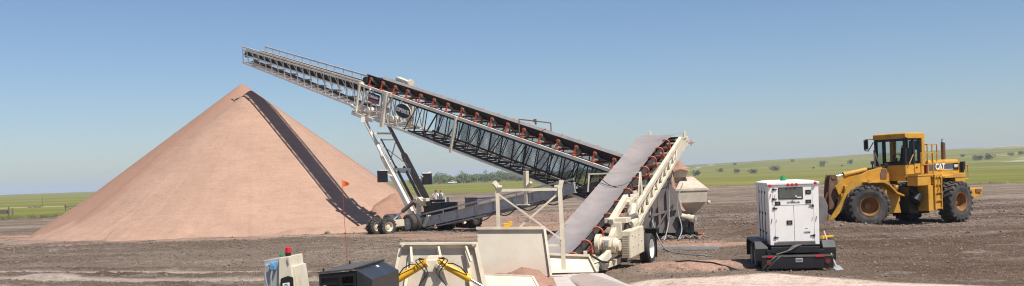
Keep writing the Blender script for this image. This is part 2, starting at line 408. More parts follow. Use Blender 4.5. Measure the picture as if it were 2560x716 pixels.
for cc, fa in ((c2, .75), (c3, .75), (c5, .4)):
    mm = nt.nodes.new('ShaderNodeMix'); mm.data_type = 'RGBA'; mm.blend_type = 'MULTIPLY'; mm.inputs[0].default_value = fa
    nt.links.new(c, mm.inputs[6]); nt.links.new(cc, mm.inputs[7]); c = mm.outputs[2]
nt.links.new(c, b.inputs['Base Color']); b.inputs['Roughness'].default_value = 1; b.inputs['Specular IOR Level'].default_value = .05
bump(nt, b, mth(nt, 'ADD', mth(nt, 'MULTIPLY', n2, 1.), mth(nt, 'MULTIPLY', n3, .35)), .9, .11)
y_ = link('dirt_yard', grid_mesh('dirt_yard', np.stack([X, Y, Z], -1), m, {'pink': pk, 'light': lt, 'dark': dk, 'pale': pl_, 'brown': brw, 'road': rd_}, close=True)); tag(y_, kind='structure')
def yz(x, y): return float(yard_fields(np.array([x]), np.array([y]))[0][0])+.06+float(ground_z(x, y))

# ------------------------------------------------------------------ gravel piles
xs = np.arange(-33, -1.5, .11); ys = np.arange(46, 80, .14)
X, Y = np.meshgrid(xs, ys)
def cone(cx, cy, hz, sl, s, amp=.03, fl=1):
    dx = X-cx; dy = Y-cy; d = np.hypot(dx, dy); a = np.arctan2(dx, dy)
    rill = (fbm(np.cos(a)*14+5, np.sin(a)*14, s, 4)-.5)*amp*d
    return hz-sl*np.sqrt(d*d+.006)+rill*sstep(.3, 3, d)+1.25*sstep(9.0, 14.5, d)*fl
c1 = cone(-16.72, 62.2, 8.94, .765, 81, .016, 1.0); c2 = cone(-17.88, 64.4, 9.61, .755, 85, .018, .3)
Z = np.maximum(c1, c2)
nz = fbm(X*.8, Y*.8, 91, 4)-.5
slump = .16*sstep(0, .12, 1-seg(X, Y, -19.2, 50.2, 2.3, 2.0)+.5*nz)
toe = np.exp(-((Z-.35)/.5)**2)
Z = Z+.10*nz*toe+slump*(Z > -.2)+.02*(fbm(X*4, Y*4, 95, 2)-.5)
foot = .45*np.exp(-seg(X, Y, -9.5, 51.5, 4.2, 2.2, .55)**2)*(1+1.5*nz)
Z = np.maximum(Z, foot-.1)
Z = np.maximum(Z, -.3)
P = np.stack([X, Y, Z], -1); O = np.array([-16.5, 60, 0]); P -= O
p = link('gravel_pile', grid_mesh('gravel_pile', P, sand, {'shade_side': sstep(-.02, .08, c2-c1)})); p.location = O  # attribute marks the back cone strip that gets painted shade
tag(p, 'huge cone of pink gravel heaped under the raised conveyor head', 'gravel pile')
xs = np.arange(-13, -1.0, .09); ys = np.arange(51, 62, .11); X, Y = np.meshgrid(xs, ys)
nz = fbm(X*.9, Y*.9, 101, 4)-.5
a1 = 2.2-.62*np.sqrt((X+6.9)**2+(Y-56.6)**2+.12); a2 = 2.05-.60*np.sqrt((X+5.4)**2+(Y-56.2)**2+.2); a3 = 1.35-.55*np.sqrt((X+4.0)**2+(Y-55.8)**2+.2)
Z = np.maximum(np.maximum(a1, a2), a3)+.55*nz+.12*(fbm(X*4, Y*4, 103, 3)-.5)-.1
Z = Z-.20*sstep(.57, .63, fbm(X*.6, Y*1.4, 105, 3))
Z = np.maximum(Z, -.3); P = np.stack([X, Y, Z], -1); O = np.array([-7, 55, 0]); P -= O
p = link('gravel_heap', grid_mesh('gravel_heap', P, sandd)); p.location = O
tag(p, 'small rough pink gravel heap at the foot of the huge cone beside the knobby wheels', 'gravel heap')

# scattered stones on the yard (uncountable)
mb = MB(); rs = random.Random(5)
def stone(mb, x, y, z, s, rs, n=1):
    bm = bmesh.new(); bmesh.ops.create_icosphere(bm, subdivisions=n, radius=s)
    k = rs.random()*50
    vs = [(x+v.co.x*(1+.5*mnoise.noise(v.co*2.1/s+V((k, 0, 0)))), y+v.co.y*(1+.5*mnoise.noise(v.co*2.1/s+V((0, k, 0)))), z+v.co.z*.65*(1+.4*mnoise.noise(v.co*2/s+V((0, 0, k))))) for v in bm.verts]
    fs = [tuple(v.index for v in f.verts) for f in bm.faces]; bm.free(); mb.add(vs, fs)
rg = np.random.default_rng(12); NC = 90000
a_ = np.radians(rg.uniform(-31, 31, NC)); r_ = 21*np.exp(rg.random(NC)*1.25); cx, cy = r_*np.sin(a_), r_*np.cos(a_)
fz = yard_fields(cx, cy)
ok = (np.hypot(cx+17, cy-62) > 13.3)&~((cx > -2.2)&(cx < 3.0)&(cy < 25))&(fz[1]+.9*fz[2]*(cx < 0) < .35+.5*rg.random(NC)*(cx > 0))&(fz[6] < .2)
ok &= ~((cx < -2.5)&(fz[2] > .5))
cx, cy, zc = cx[ok], cy[ok], fz[0][ok]+.06; n_ = len(cx)
sz = .009+.024*rg.random(n_)**2.2+.028*(rg.random(n_) > .988); sz *= np.clip(r_[ok]/30, .8, 1.9)
base_ = np.array([(1, 0, 0), (0, 1, 0), (-1, 0, 0), (0, -1, 0), (.1, .1, .9), (0, 0, -.6)], float)
th_ = rg.uniform(0, 6.28, n_); VV = base_[None]*rg.uniform(.55, 1.35, (n_, 6, 1))*sz[:, None, None]
c_, s_ = np.cos(th_)[:, None], np.sin(th_)[:, None]
VX = VV[..., 0]*c_-VV[..., 1]*s_+cx[:, None]; VY = VV[..., 0]*s_+VV[..., 1]*c_+cy[:, None]; VZ = VV[..., 2]+zc[:, None]+sz[:, None]*.25
tri = np.array([(0, 1, 4), (1, 2, 4), (2, 3, 4), (3, 0, 4), (1, 0, 5), (2, 1, 5), (3, 2, 5), (0, 3, 5)])
F_ = (tri[None]+(np.arange(n_)*6)[:, None, None]).reshape(-1, 3)
me = bpy.data.meshes.new('gravel'); P_ = np.stack([VX, VY, VZ], -1).reshape(-1).astype(np.float32)
me.vertices.add(n_*6); me.vertices.foreach_set('co', P_); me.loops.add(F_.size); me.loops.foreach_set('vertex_index', F_.reshape(-1).astype(np.int32))
me.polygons.add(len(F_)); me.polygons.foreach_set('loop_start', np.arange(0, F_.size, 3, dtype=np.int32)); me.update(calc_edges=True)
m, nt, b = nodes_of('earthy_stone'); tc = nt.nodes.new('ShaderNodeTexCoord'); wn = nt.nodes.new('ShaderNodeTexVoronoi'); wn.inputs['Scale'].default_value = 9; nt.links.new(tc.outputs['Object'], wn.inputs['Vector'])
sc_ = nt.nodes.new('ShaderNodeSeparateColor'); nt.links.new(wn.outputs['Color'], sc_.inputs[0])
nt.links.new(ramp(nt, sc_.outputs[0], [(.0, (.105, .076, .056)), (.5, (.195, .148, .113)), (.9, (.26, .205, .165)), (1., (.33, .28, .235))]), b.inputs['Base Color']); b.inputs['Roughness'].default_value = .95
me.materials.append(m); o = link('gravel', me); tag(o, kind='stuff')
# a few single rocks
for x, y, s, lab in ((-20.9, 33.3, .17, 'pale loose rock lying on the dirt left of the cream cabinet'), (-9.6, 49.4, .15, 'dark clod sticking out of the toe of the huge gravel cone'), (-10.4, 28.6, .07, 'small dark stone on the rutted track left of the cream cabinet')):
    mb = MB(); stone(mb, 0, 0, s*.35, s, rs, 2)
    o = mb.build('rock', [cream2, brown, brown][0 if 'pale' in lab else 1]); o.location = (x, y, yz(x, y)); tag(o, lab, 'rock')

# grass tufts along the yard edge
m, nt, b = nodes_of('grass_blades')
c = ramp(nt, tex(nt, .3, 4), [(.35, (.10, .14, .03)), (.5, (.17, .19, .06)), (.65, (.27, .24, .10))])
nt.links.new(c, b.inputs['Base Color']); b.inputs['Roughness'].default_value = .9; blades = m
mb = MB(); rs = random.Random(11)
for k in range(5200):
    a = rs.uniform(-34, 34) if rs.random() < .45 else rs.uniform(-33, -21)
    e = float(yard_edge(np.array(R(a)))); r = e*(1.0+abs(rs.gauss(0, .03)))-.3
    x, y = r*math.sin(R(a)), r*math.cos(R(a)); z = float(ground_z(x, y))-.02
    hh = .75*rs.uniform(.2, .5)*(1.7 if a < -21 and rs.random() < .5 else .7)
    for j in range(4):
        q = rs.random()*PI; w = rs.uniform(.015, .045); dx, dy = math.cos(q)*w, math.sin(q)*w; lx, ly = rs.gauss(0, .14), rs.gauss(0, .14)
        x2, y2 = x+rs.gauss(0, .15), y+rs.gauss(0, .15)
        mb.add([(x2-dx, y2-dy, z), (x2+dx, y2+dy, z), (x2+lx, y2+ly, z+hh*rs.uniform(.6, 1))], [(0, 1, 2)])
o = mb.build('grass', blades); tag(o, kind='stuff')

# ------------------------------------------------------------------ trees and shrubs
def leafmat(name, a, b_):
    m, nt, b = nodes_of(name)
    c = ramp(nt, tex(nt, .9, 4), [(.3, a), (.7, b_)])
    nt.links.new(c, b.inputs['Base Color']); b.inputs['Roughness'].default_value = .8
    b.inputs['Specular IOR Level'].default_value = .2; return m
leaf1 = leafmat('green_leaves', (.150, .175, .080), (.22, .245, .12))
leaf2 = leafmat('sage_leaves', (.140, .152, .085), (.205, .215, .130))
bark = paint('grey_bark', (.13, .10, .075), .9, dust=.1)
def crown_mesh(seed, H, W, lobes, leaf, base=.25, nl=620):
    rs = random.Random(seed); mb = MB(); L = []
    for k in range(lobes):
        q = rs.random()*2*PI; d = rs.random()**.6*W*.40
        zc = H*(base+(1-base)*rs.uniform(.18, .78)); L.append((math.cos(q)*d, math.sin(q)*d, zc, W*rs.uniform(.16, .30)))
    for k in range(nl):
        x, y, z, r = rs.choice(L); v = V((rs.gauss(0, 1), rs.gauss(0, 1), rs.gauss(0, 1))).normalized()*r*rs.uniform(.55, 1.12)
        p = V((x, y, z+v.z*.8))+V((v.x, v.y, 0))
        if p.z < H*.06: p.z = H*.06+rs.random()*.2
        n1 = V((rs.gauss(0, 1), rs.gauss(0, 1), rs.gauss(0, 1))).normalized(); t = n1.orthogonal().normalized(); u = n1.cross(t)
        s = rs.uniform(.5, 1.0)*W*.055+.05
        mb.add([p-t*s, p+u*s*.7, p+t*s, p-u*s*.6], [(0, 1, 2, 3)])
    return mb.mesh('crown', leaf)
def trunk_mesh(seed, H, W, base):
    rs = random.Random(seed); mb = MB(); r = H*.025+.03
    mb.tube((0, 0, -.3), (0, 0, H*.45), r, r*.6, 7)
    for k in range(5):
        q = 2*PI*k/5+rs.random(); z0 = H*rs.uniform(.12, .42)
        mb.tube((0, 0, z0), (math.cos(q)*W*.28, math.sin(q)*W*.28, H*rs.uniform(.55, .8)), r*.5, r*.15, 5)
    return mb.mesh('trunk', bark)
KINDS = {'broad': (6.0, 7.5, 11, leaf1, .06), 'tall': (7.2, 5.5, 10, leaf1, .08), 'low': (3.4, 7.0, 9, leaf2, .02), 'round': (4.4, 6.0, 9, leaf1, .03), 'airy': (5.2, 5.2, 8, leaf2, .10)}
KM = {k: (crown_mesh(i*7+1, *v[:4], v[4], 520 if v[0] > 4 else 420), trunk_mesh(i*5+2, v[0], v[1], v[4])) for i, (k, v) in enumerate(KINDS.items())}
rs = random.Random(23)
def plant(name, kind, x, y, s, label, cat, group):
    t = thing(name, (x, y, float(ground_z(x, y))), label, cat, group, rs.random()*6.28); t.scale = (s*rs.uniform(.9, 1.1), s*rs.uniform(.9, 1.1), s)
    link('crown', KM[kind][0], t); link('trunk', KM[kind][1], t); return t
LB = {'broad': 'broad green tree in the distant row behind the field', 'tall': 'taller green tree standing up from the distant row', 'low': 'low grey green bush in front of the distant tree row',
      'round': 'rounded dark green tree in the distant row behind the field', 'airy': 'thin grey green tree in the distant row behind the field'}
u = -250
while u < 330:
    for row in range(2):
        k = rs.choice(['broad', 'tall', 'low', 'round', 'airy', 'broad', 'low']); Yd = rs.uniform(560, 700)
        plant('tree' if k != 'low' else 'shrub', k, (u+rs.uniform(-4, 4))/2400*Yd, Yd, rs.uniform(.75, 1.25), LB[k], 'tree' if k != 'low' else 'bush', 'trees in the distant row behind the field')
    u += rs.uniform(6, 12)
for (px, Yd, k, s, lab) in ((778, 700, 'round', 1.05, 'round dark bush alone on the hillside left of the loader cab'), (846, 720, 'airy', 1.0, 'thin grey bush on the hillside just left of the loader cab'),
        (600, 520, 'low', .75, 'darkest bush of those right of the hoppers'), (654, 600, 'low', 1.0, 'wide bush behind the white generator roof'), (565, 560, 'low', .8, 'low bush midway between hoppers and generator'),
        (465, 480, 'low', .9, 'low bush just right of the hopper heaped with gravel'), (522, 640, 'low', .8, 'small bush second from the hopper heaped with gravel'), (755, 640, 'low', .35, 'tiny bush left of the round dark bush'), (826, 690, 'low', .35, 'tiny bush beside the thin grey bush'),
        (1172, 640, 'low', 1.1, 'wide bush right of the loader hood'), (1192, 650, 'low', 1.2, 'bush at the right end of the wide bush pair behind the loader'), (1245, 760, 'low', .8, 'low bush below the pale bluff at the far right'), (1275, 780, 'low', .9, 'low bush at the right picture edge below the bluff'),
        (700, 1050, 'low', .8, 'small far bush high on the green slope'), (560, 1000, 'low', .7, 'far bush on the slope above the generator'), (935, 660, 'low', .5, 'small bush seen through the loader cab'), (1130, 800, 'low', .8, 'bush behind the loader exhaust')):
    plant('shrub', k, px/2400*Yd, Yd, s, lab, 'bush', 'bushes scattered over the prairie')

# ------------------------------------------------------------------ wheels
def tyre_mb(c, ax, r, w, rin, n=32, lug=0, lugh=.03, shoulder=.8):
    """tyre centred at c, axis direction ax"""
    mb = MB(); a = V(ax).normalized(); c = V(c)
    prof = [(0.06, rin), (0.0, rin+(r-rin)*.35), (0.02, rin+(r-rin)*.72), (.13, r*.985-lugh*.4), (.3, r-lugh), (.7, r-lugh), (.87, r*.985-lugh*.4), (.98, rin+(r-rin)*.72), (1, rin+(r-rin)*.35), (.94, rin), (.5, rin*.97), (.06, rin)]
    mb.lathe(c-a*w/2, c+a*w/2, prof, n, False)
    x = (V((0, 0, 1))-a*a.z).normalized(); y = a.cross(x)
    if lug:
        for k in range(lug):
            for sd in (-1, 1):
                q = 2*PI*(k+(.5 if sd > 0 else 0))/lug
                def pt(q_, ww, rr): return c+(x*math.cos(q_)+y*math.sin(q_))*rr+a*ww
                dq = 2*PI/lug; i0, i1 = q, q+dq*.62; wd = dq*.24
                bot = [pt(i0-wd, sd*w*.52, r*.86), pt(i0+wd, sd*w*.52, r*.86), pt(i1+wd*.7, sd*w*.04, r-lugh*1.2), pt(i1-wd*.7, sd*w*.04, r-lugh*1.2)]
                top = [pt(i0-wd*.8, sd*w*.49, r*.985), pt(i0+wd*.8, sd*w*.49, r*.985), pt(i1+wd*.6, sd*w*.04, r), pt(i1-wd*.6, sd*w*.04, r)]
                mb.hexa(bot, top)
    else:
        for k in (-.27, 0, .27):   # rib grooves as raised bands
            mb.lathe(c+a*(w*k-w*.10), c+a*(w*k+w*.10), [(0, r-lugh-.01), (.05, r-lugh+.012), (.95, r-lugh+.012), (1, r-lugh-.01)], n, False)
    return mb
def wheel(root, c, ax, r, w, rin, rimmat, tmat=rubber, lug=0, lugh=.03, face=1, dish=.35, hub=.4):
    a = V(ax).normalized()*face; c = V(c)
    mb = MB(); mb.lathe(c+a*(w*.46), c-a*(w*.46), [(0, rin*1.04), (.02, rin*1.04), (.03, rin*.93), (dish*.8, rin*.84), (dish, rin*.62), (dish+.02, rin*hub), (dish-.16, rin*hub*.92), (dish-.18, rin*hub*.5), (dish-.18, .001)], 24, False)
    x = (V((0, 0, 1))-a*a.z).normalized(); y = a.cross(x)
    for k in range(8):
        q = 2*PI*k/8; pp = c+a*(w*(.46-dish*.92)+.01)+(x*math.cos(q)+y*math.sin(q))*rin*.53; mb.tube(pp-a*.04, pp+a*.035, rin*.055, n=6)
    mb.lathe(c-a*(w*.1), c-a*(w*.48), [(0, .001), (.02, rin*.8), (1, rin*1.0)], 20, False)
    wh = mb.build('wheel', rimmat, root, smooth=True)
    tyre_mb(c, a, r, w, rin, 36, lug, lugh).build('tyre', tmat, wh, smooth=not lug)
    return wh

# ------------------------------------------------------------------ radial stacker (telescoping conveyor)
T0 = V((7., 38.0, 0)); dS = V((-.69993, .71421, 0)); nS = V((-.71421, -.69993, 0))
sa = math.atan(.299); e1 = dS*math.cos(sa)+V((0, 0, math.sin(sa))); e3 = -dS*math.sin(sa)+V((0, 0, math.cos(sa)))
O1 = T0+V((0, 0, 1.855))
def S(q, w, h): return O1+e1*(q*1.087)+nS*w+e3*h            # along chord, toward viewer, perpendicular up
def G(s, w, z): return T0+dS*s+nS*w+V((0, 0, z))
LOC = G(15.7, .7, 0)
st = thing('telescoping_conveyor', LOC, 'long cream telescoping stacker conveyor raised on wheeled legs toward the gravel cone', 'conveyor')
def B(mb, name, mat, parent=st, **k): return mb.build(name, mat, parent, off=LOC if parent is not None else None, **k)
HW = .8; DEP = -1.68
mb = MB()
for w in (-HW, HW):
    mb.bar(S(1.0, w, -.06), S(19.9, w, -.06), .10, .14, e3)
    mb.bar(S(3.0, w, DEP+.05), S(20.2, w, DEP+.05), .09, .12, e3)
    mb.bar(S(1.0, w, -.1), S(3.0, w, DEP+.05), .09, .10, e3)
for q in np.arange(1.2, 20, 1.56): mb.bar(S(q, -HW, -.07), S(q, HW, -.07), .07, .07)
B(mb, 'main_frame', screm)
mb = MB()      # pale lacing (upper third)
qs = np.arange(16.4, 20.0, .78)
for w in (-HW, HW):
    for i, q in enumerate(qs):
        mb.bar(S(q, w, DEP+.1), S(q, w, -.12), .055); 
        if i < len(qs)-1: mb.bar(S(q, w, DEP+.1), S(q+.78, w, -.12), .045)
for q in qs: mb.bar(S(q, -HW, DEP+.06), S(q, HW, DEP+.06), .06)
for i in range(len(qs)-1): mb.bar(S(qs[i], -HW, DEP+.06), S(qs[i+1], HW, DEP+.06), .05)
B(mb, 'lacing', screm, label='pale lacing bars at the raised end of the main frame')
mb = MB()      # dark lacing behind the guard mesh
qs = np.arange(2.6, 16.2, .74)
for w in (-HW, HW):
    for i, q in enumerate(qs[:-1]):
        mb.bar(S(q, w, DEP+.1), S(q, w, -.12), .038); mb.bar(S(q+.74, w, DEP+.1), S(q, w, -.12) if i % 2 else S(q+.37, w, -.12), .034)
for q in qs: mb.bar(S(q, -HW, DEP+.02), S(q, HW, DEP+.02), .07)
for i in range(len(qs)-1): mb.bar(S(qs[i], -HW, DEP+.02), S(qs[i+1], HW, DEP+.02), .05); mb.bar(S(qs[i], HW, DEP+.02), S(qs[i+1], -HW, DEP+.02), .05)
for w in (-HW-.02, HW+.02): mb.bar(S(2.8, w, DEP+.16), S(15.6, w, DEP+.16), .05, .08, e3)
B(mb, 'lacing', black, label='black lacing bars behind the guard mesh')
# guards
for w in (HW+.075, -HW-.075):
    for qa, qb in ((2.9, 6.1), (6.16, 9.5), (9.56, 12.26), (12.34, 15.9)):
        if w < 0 and qb < 3: continue
        me = bpy.data.meshes.new('guard'); pp = [S(qa, w, DEP+.10), S(qb, w, DEP+.10), S(qb, w, -.13), S(qa, w, -.13)]
        if qb == 15.9: pp[1] = S(13.6, w, DEP+.10); pp[2] = S(13.6, w, -.13)
        me.from_pydata([tuple(p-LOC) for p in pp], [], [(0, 1, 2, 3)]); uv = me.uv_layers.new()
        for li, (uu, vv) in enumerate(((pp[0]-pp[0]).length and (0, 0) or (qa, 0), ) * 0 or ((qa+(0 if w > 0 else .013), 0), (qa+(pp[1]-pp[0]).length, 0), (qa+(pp[1]-pp[0]).length, 1.37), (qa, 1.37))): uv.data[li].uv = (uu, vv)
        me.materials.append(guard); link('guard_panel', me, st)
mb = MB()
for q in (12.3,): mb.bar(S(q, HW+.10, DEP-.12), S(q, HW+.10, .02), .11, .10, nS)
B(mb, 'splice_post', screm)
mb = MB(); mb.bar(S(17.55, HW+.10, DEP-.16), S(17.55, HW+.10, .06), .22, .14, nS); mb.bar(S(17.55, -HW-.10, DEP-.16), S(17.55, -HW-.10, .06), .22, .14, nS)
mb.bar(S(17.2, HW+.04, -.05), S(17.9, HW+.04, -.05), .12, .20, e3)
B(mb, 'splice_post', screm)
# end frame & brackets at the telescoping joint
mb = MB()
for w in (-HW-.06, HW+.06):
    mb.bar(S(19.85, w, DEP-.05), S(19.85, w, .05), .12); mb.bar(S(19.8, w, DEP), S(18.9, w, -.1), .09)
    mb.bar(S(20.15, w, DEP-.02), S(18.4, w, DEP-.02), .12, .20, e3); mb.bar(S(20.3, w, DEP+.35), S(19.8, w, DEP+.3), .16)
mb.bar(S(19.85, -HW, 0), S(19.85, HW, 0), .12); mb.bar(S(20.2, -HW, DEP), S(20.2, HW, DEP), .14)
B(mb, 'end_frame', screm, bevel=.01)
for w in (-.5, .55):
    for q in (18.9, 16.9): mb = MB(); mb.tube(S(q, w, DEP+.45), S(q, w+.33, DEP+.45), .155); mb.bar(S(q, w+.1, DEP+.45), S(q, w+.1, DEP+.02), .06); B(mb, 'guide_roller', screm)
# main belt
def sweep(qs, prof, fn):
    mb = MB(); n = len(prof); vs = []; fs = []
    for q in qs:
        for w, h in prof: vs.append(fn(q, w, h))
    for i in range(len(qs)-1):
        for k in range(n-1): fs.append((i*n+k, i*n+k+1, (i+1)*n+k+1, (i+1)*n+k))
    return mb.add(vs, fs)
bl = B(sweep(np.linspace(1.6, 19.7, 30), [(.60, .58), (.26, .212), (-.26, .212), (-.60, .47)], S), 'belt', belt2)
B(sweep(np.linspace(1.6, 19.7, 30), [(-.60, .44), (-.26, .18), (.26, .18), (.60, .55)], S), 'belt_underside', beltd, bl)
prof2 = [(.57, -.25), (.57, -.28), (-.57, -.28), (-.57, -.25), (.57, -.25)]
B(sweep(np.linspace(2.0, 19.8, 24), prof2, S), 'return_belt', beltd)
for q, h, r_ in ((19.75, .16, .25), (1.6, .06, .22)): mb = MB(); mb.tube(S(q, -.62, h), S(q, .62, h), r_, n=18); B(mb, 'pulley', beltd, smooth=True)
def idler_meshes(hw, ht, name='idler'):
    a = MB(); a.bar((0, -hw, .02), (0, hw, .02), .10, .06)
    for s in (-1, 1):
        a.bar((0, s*hw, .0), (0, s*hw*.93, ht), .065, .05); a.bar((0, s*hw*.42, .02), (0, s*hw*.40, ht*.36), .06, .05)
        a.bar((-.09, s*hw, .035), (.09, s*hw, .035), .10, .05); a.tube((0, s*(hw*.93+.03), ht-.03), (0, s*(hw*.93-.10), ht-.07), .055, n=8)
    r = MB(); r.tube((0, -hw*.36, ht*.34), (0, hw*.36, ht*.34), .06, n=10)
    for s in (-1, 1): r.tube((0, s*hw*.40, ht*.36), (0, s*hw*.88, ht*.86), .06, n=10)
    return a.mesh('idler', red), r.mesh('roller', alu)
im, rm = idler_meshes(.76, .45)
M3 = Matrix((( e1.x, -nS.x, e3.x, 0), (e1.y, -nS.y, e3.y, 0), (e1.z, -nS.z, e3.z, 0), (0, 0, 0, 1)))
for k in range(18):
    p = S(2.2+k*1.0, 0, .02)-LOC
    o = link('idler', im, st, mw=Matrix.Translation(p) @ M3); link('roller', rm, o)
# red arch frame over the belt and switch box
mb = MB(); qa = 8.35; qb = 7.75
mb.bar(S(qa, .72, .05), S(qa, .72, .05)+V((0, 0, .78)), .05); mb.bar(S(qa, .72, .05)+V((0, 0, .78)), S(qb, -.72, .05)+V((0, 0, .78)), .05); mb.bar(S(qb, -.72, .05)+V((0, 0, .78)), S(qb, -.72, .05), .05)
mm_ = (S(qa, .72, .05)+S(qb, -.72, .05))/2+V((0, 0, .80)); mb.box(mm_, (.14, .14, .14)); mb.box(mm_+V((.03, 0, -.13)), (.08, .08, .1))
B(mb, 'level_sensor_arch', rust)
# drive unit hump on the far side near the joint
mb = MB(); mb.bar(S(18.9, -.85, .55), S(17.9, -.85, .50), .30, .22, e3); mb.tube(S(17.9, -.85, .50), S(17.75, -.85, .52), .22, n=12); mb.bar(S(18.6, -.85, .40), S(18.6, -.85, 0), .1)
B(mb, 'drive_motor', cream, bevel=.02)
# signs
sg = MB(); pts = [(math.cos(t)*.62, math.sin(t)*.345) for t in np.linspace(0, 2*PI, 36, endpoint=False)]
sc_ = S(16.05, HW+.13, -.62); sg.prism(pts, sc_, -e1, e3, .03); sgo = B(sg, 'sign', black, label='black oval sign with white lettering')
rg = MB(); q2 = [(p*1.06, r*1.09) for p, r in pts]; rg.prism(q2, sc_-nS*.01, -e1, e3, .03); B(rg, 'sign_rim', screm, sgo)
lettering('SUPERIOR', .27, sc_+nS*.022-LOC, -e1, e3, inkw, sgo, .92)
sc_ = S(18.45, HW+.13, -.50); sg = MB(); sg.frame(sc_, e1, nS, e3, .98, .03, .48); sgo = B(sg, 'sign', black, label='dark rectangular sign with white lettering over a red band')
rg = MB(); rg.frame(sc_+nS*.012-e3*.155, e1, nS, e3, .976, .03, .13); B(rg, 'sign_band', inkr, sgo)
lettering('TeleStacker', .20, sc_+nS*.022-LOC+e3*.06, -e1, e3, inkw, sgo, .88)
# stinger (inner, extended conveyor): tapers to the head
def S2(t, w, f):   # t 0 joint ..1 head ; f 0 bottom .. 1 top rail
    s = 20.7+12.85*t
    zt = 8.13+3.49*t; zb = 6.60+4.01*t
    return G(s, w, zb+(zt-zb)*f)
SW = .66
mb = MB()
N = 18
for w in (-SW, SW):
    mb.bar(S2(0, w, 0), S2(1.0, w, 0), .10, .12); mb.bar(S2(0, w, .62), S2(1, w, .50), .06, .07)
    mb.bar(S2(0, w, .90), S2(1, w, .82), .07, .08)
    for k in range(N+1):
        t = k/N; mb.bar(S2(t, w, 0), S2(min(1, t+.016), w, .83+.06*(1-t)), .05)
        if k < N: mb.bar(S2(t, w, .5), S2(min(1, t+.040), w, .83+.06*(1-t)), .028)
for k in range(N+1): mb.bar(S2(k/N, -SW, 0), S2(k/N, SW, 0), .06)
for k in range(N): mb.bar(S2(k/N, -SW, .0), S2((k+1)/N, SW, .0), .035)
B(mb, 'extension_frame', screm)
for w, t0, t1, lift in ((SW+.03, 0., 1., 0.), (-SW-.03, .02, .965, .16)):
    mb = MB(); mb.bar(S2(t0, w, 1)+V((0, 0, lift)), S2(t1, w, 1)+V((0, 0, lift)), .05, .09)
    if lift: mb.bar(S2(t0, w, .9), S2(t1, w, .86), .05, .06)
    for k in range(15): t = t0+(t1-t0)*k/14; mb.bar(S2(t, w, .84), S2(t, w, 1)+V((0, 0, lift)), .035)
    B(mb, 'guard_rail', screm)
qs = np.linspace(-.05, .985, 20)
bh = lambda q, w, h: S2(q, w, 0)+V((0, 0, h))*1
def bfn(q, w, h): return S2(q, w, .80-.12*q)+V((0, 0, h))
B(sweep(qs, [(.52, .20), (.22, -.04), (-.22, -.04), (-.52, .20), (-.52, -.06), (-.22, -.12), (.22, -.12), (.52, -.06), (.52, .20)], bfn), 'belt', beltd)
mb = MB(); mb.tube(S2(.985, -.55, .56), S2(.985, .55, .56), .20, n=16); B(mb, 'pulley', rubber2, smooth=True)
for k in range(13):
    a = MB(); t = .03+k*.073
    for w in (-1, 1): a.tube(S2(t, w*.18, .78-.12*t)+V((0, 0, -.10)), S2(t, w*.5, .78-.12*t)+V((0, 0, .12)), .05, n=8)
    a.tube(S2(t, -.2, .78-.12*t)+V((0, 0, -.13)), S2(t, .2, .78-.12*t)+V((0, 0, -.13)), .05, n=8); B(a, 'roller', rubber2)
mb = MB()
for k in range(8):
    t = .05+k*.12; mb = MB(); mb.tube(S2(t, -.5, .16+.02*(k % 3)), S2(t, .5, .16+.02*(k % 3)), .055, n=8); B(mb, 'return_roller', screm)
mb = MB(); mb.sheet(S2(0, .57, .60), S2(.97, .57, .55), S2(.97, .57, .90), S2(0, .57, .93), .012); B(mb, 'skirt_board', beltd)
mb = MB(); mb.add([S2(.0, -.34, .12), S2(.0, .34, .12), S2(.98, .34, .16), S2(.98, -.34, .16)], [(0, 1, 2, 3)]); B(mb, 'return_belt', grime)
sc_ = S2(.865, SW+.06, .52); X2 = (S2(0, 0, .5)-S2(1, 0, .5)).normalized(); Y2 = nS.cross(X2)
sg = MB(); sg.prism([(p*.48, r*.72) for p, r in pts], sc_, X2, Y2, .025); sgo = B(sg, 'sign', dgrey, label='small dark oval sign near the conveyor head')
lettering('SUPERIOR', .13, sc_+nS*.02-LOC, X2, Y2, inkw, sgo, .9)
# legs
def leg(w):
    b_ = G(16.45, w*.95, .85); t_ = G(20.35, w, 6.0); mid = b_.lerp(t_, .62)
    mb = MB(); mb.bar(b_, mid, .30, .22, nS); B(mb, 'leg', screm if w > 0 else brown, bevel=.02, label=None if w > 0 else 'far telescoping leg with its shade painted in brown')  # near leg keeps its cream, far leg has its shade put into the colour
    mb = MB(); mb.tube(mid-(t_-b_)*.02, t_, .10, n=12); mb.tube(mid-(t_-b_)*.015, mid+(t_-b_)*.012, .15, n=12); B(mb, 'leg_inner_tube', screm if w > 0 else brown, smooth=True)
    return b_, t_
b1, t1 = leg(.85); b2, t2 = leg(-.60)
mb = MB()
for f in (.86, .79): mb.bar(b1.lerp(t1, f), b2.lerp(t2, f), .10 if f > .8 else .06)
for f in (.46,): mb.bar(b1.lerp(t1, f), b2.lerp(t2, f), .16, .26)
mb.bar(b1.lerp(t1, .50), b2.lerp(t2, .79), .05); mb.bar(b2.lerp(t2, .50), b1.lerp(t1, .79), .05)
B(mb, 'cross_brace', screm)
mb = MB(); mb.tube(b1.lerp(t1, .08)-nS*.45, b1.lerp(t1, .50)-nS*.45, .075, n=10); mb.tube(b1.lerp(t1, .50)-nS*.45, b1.lerp(t1, .80)-nS*.45, .04, n=8); mb.tube(b2.lerp(t2, .05)+nS*.4, b2.lerp(t2, .5)+nS*.4, .075, n=10)
B(mb, 'lift_cylinder', dgrey, smooth=True)
mb = MB()
for w in (-.85, .85): mb = MB(); mb.box(G(20.35, w, 6.05), (.35, .3, .30)); B(mb, 'leg_pivot', screm)
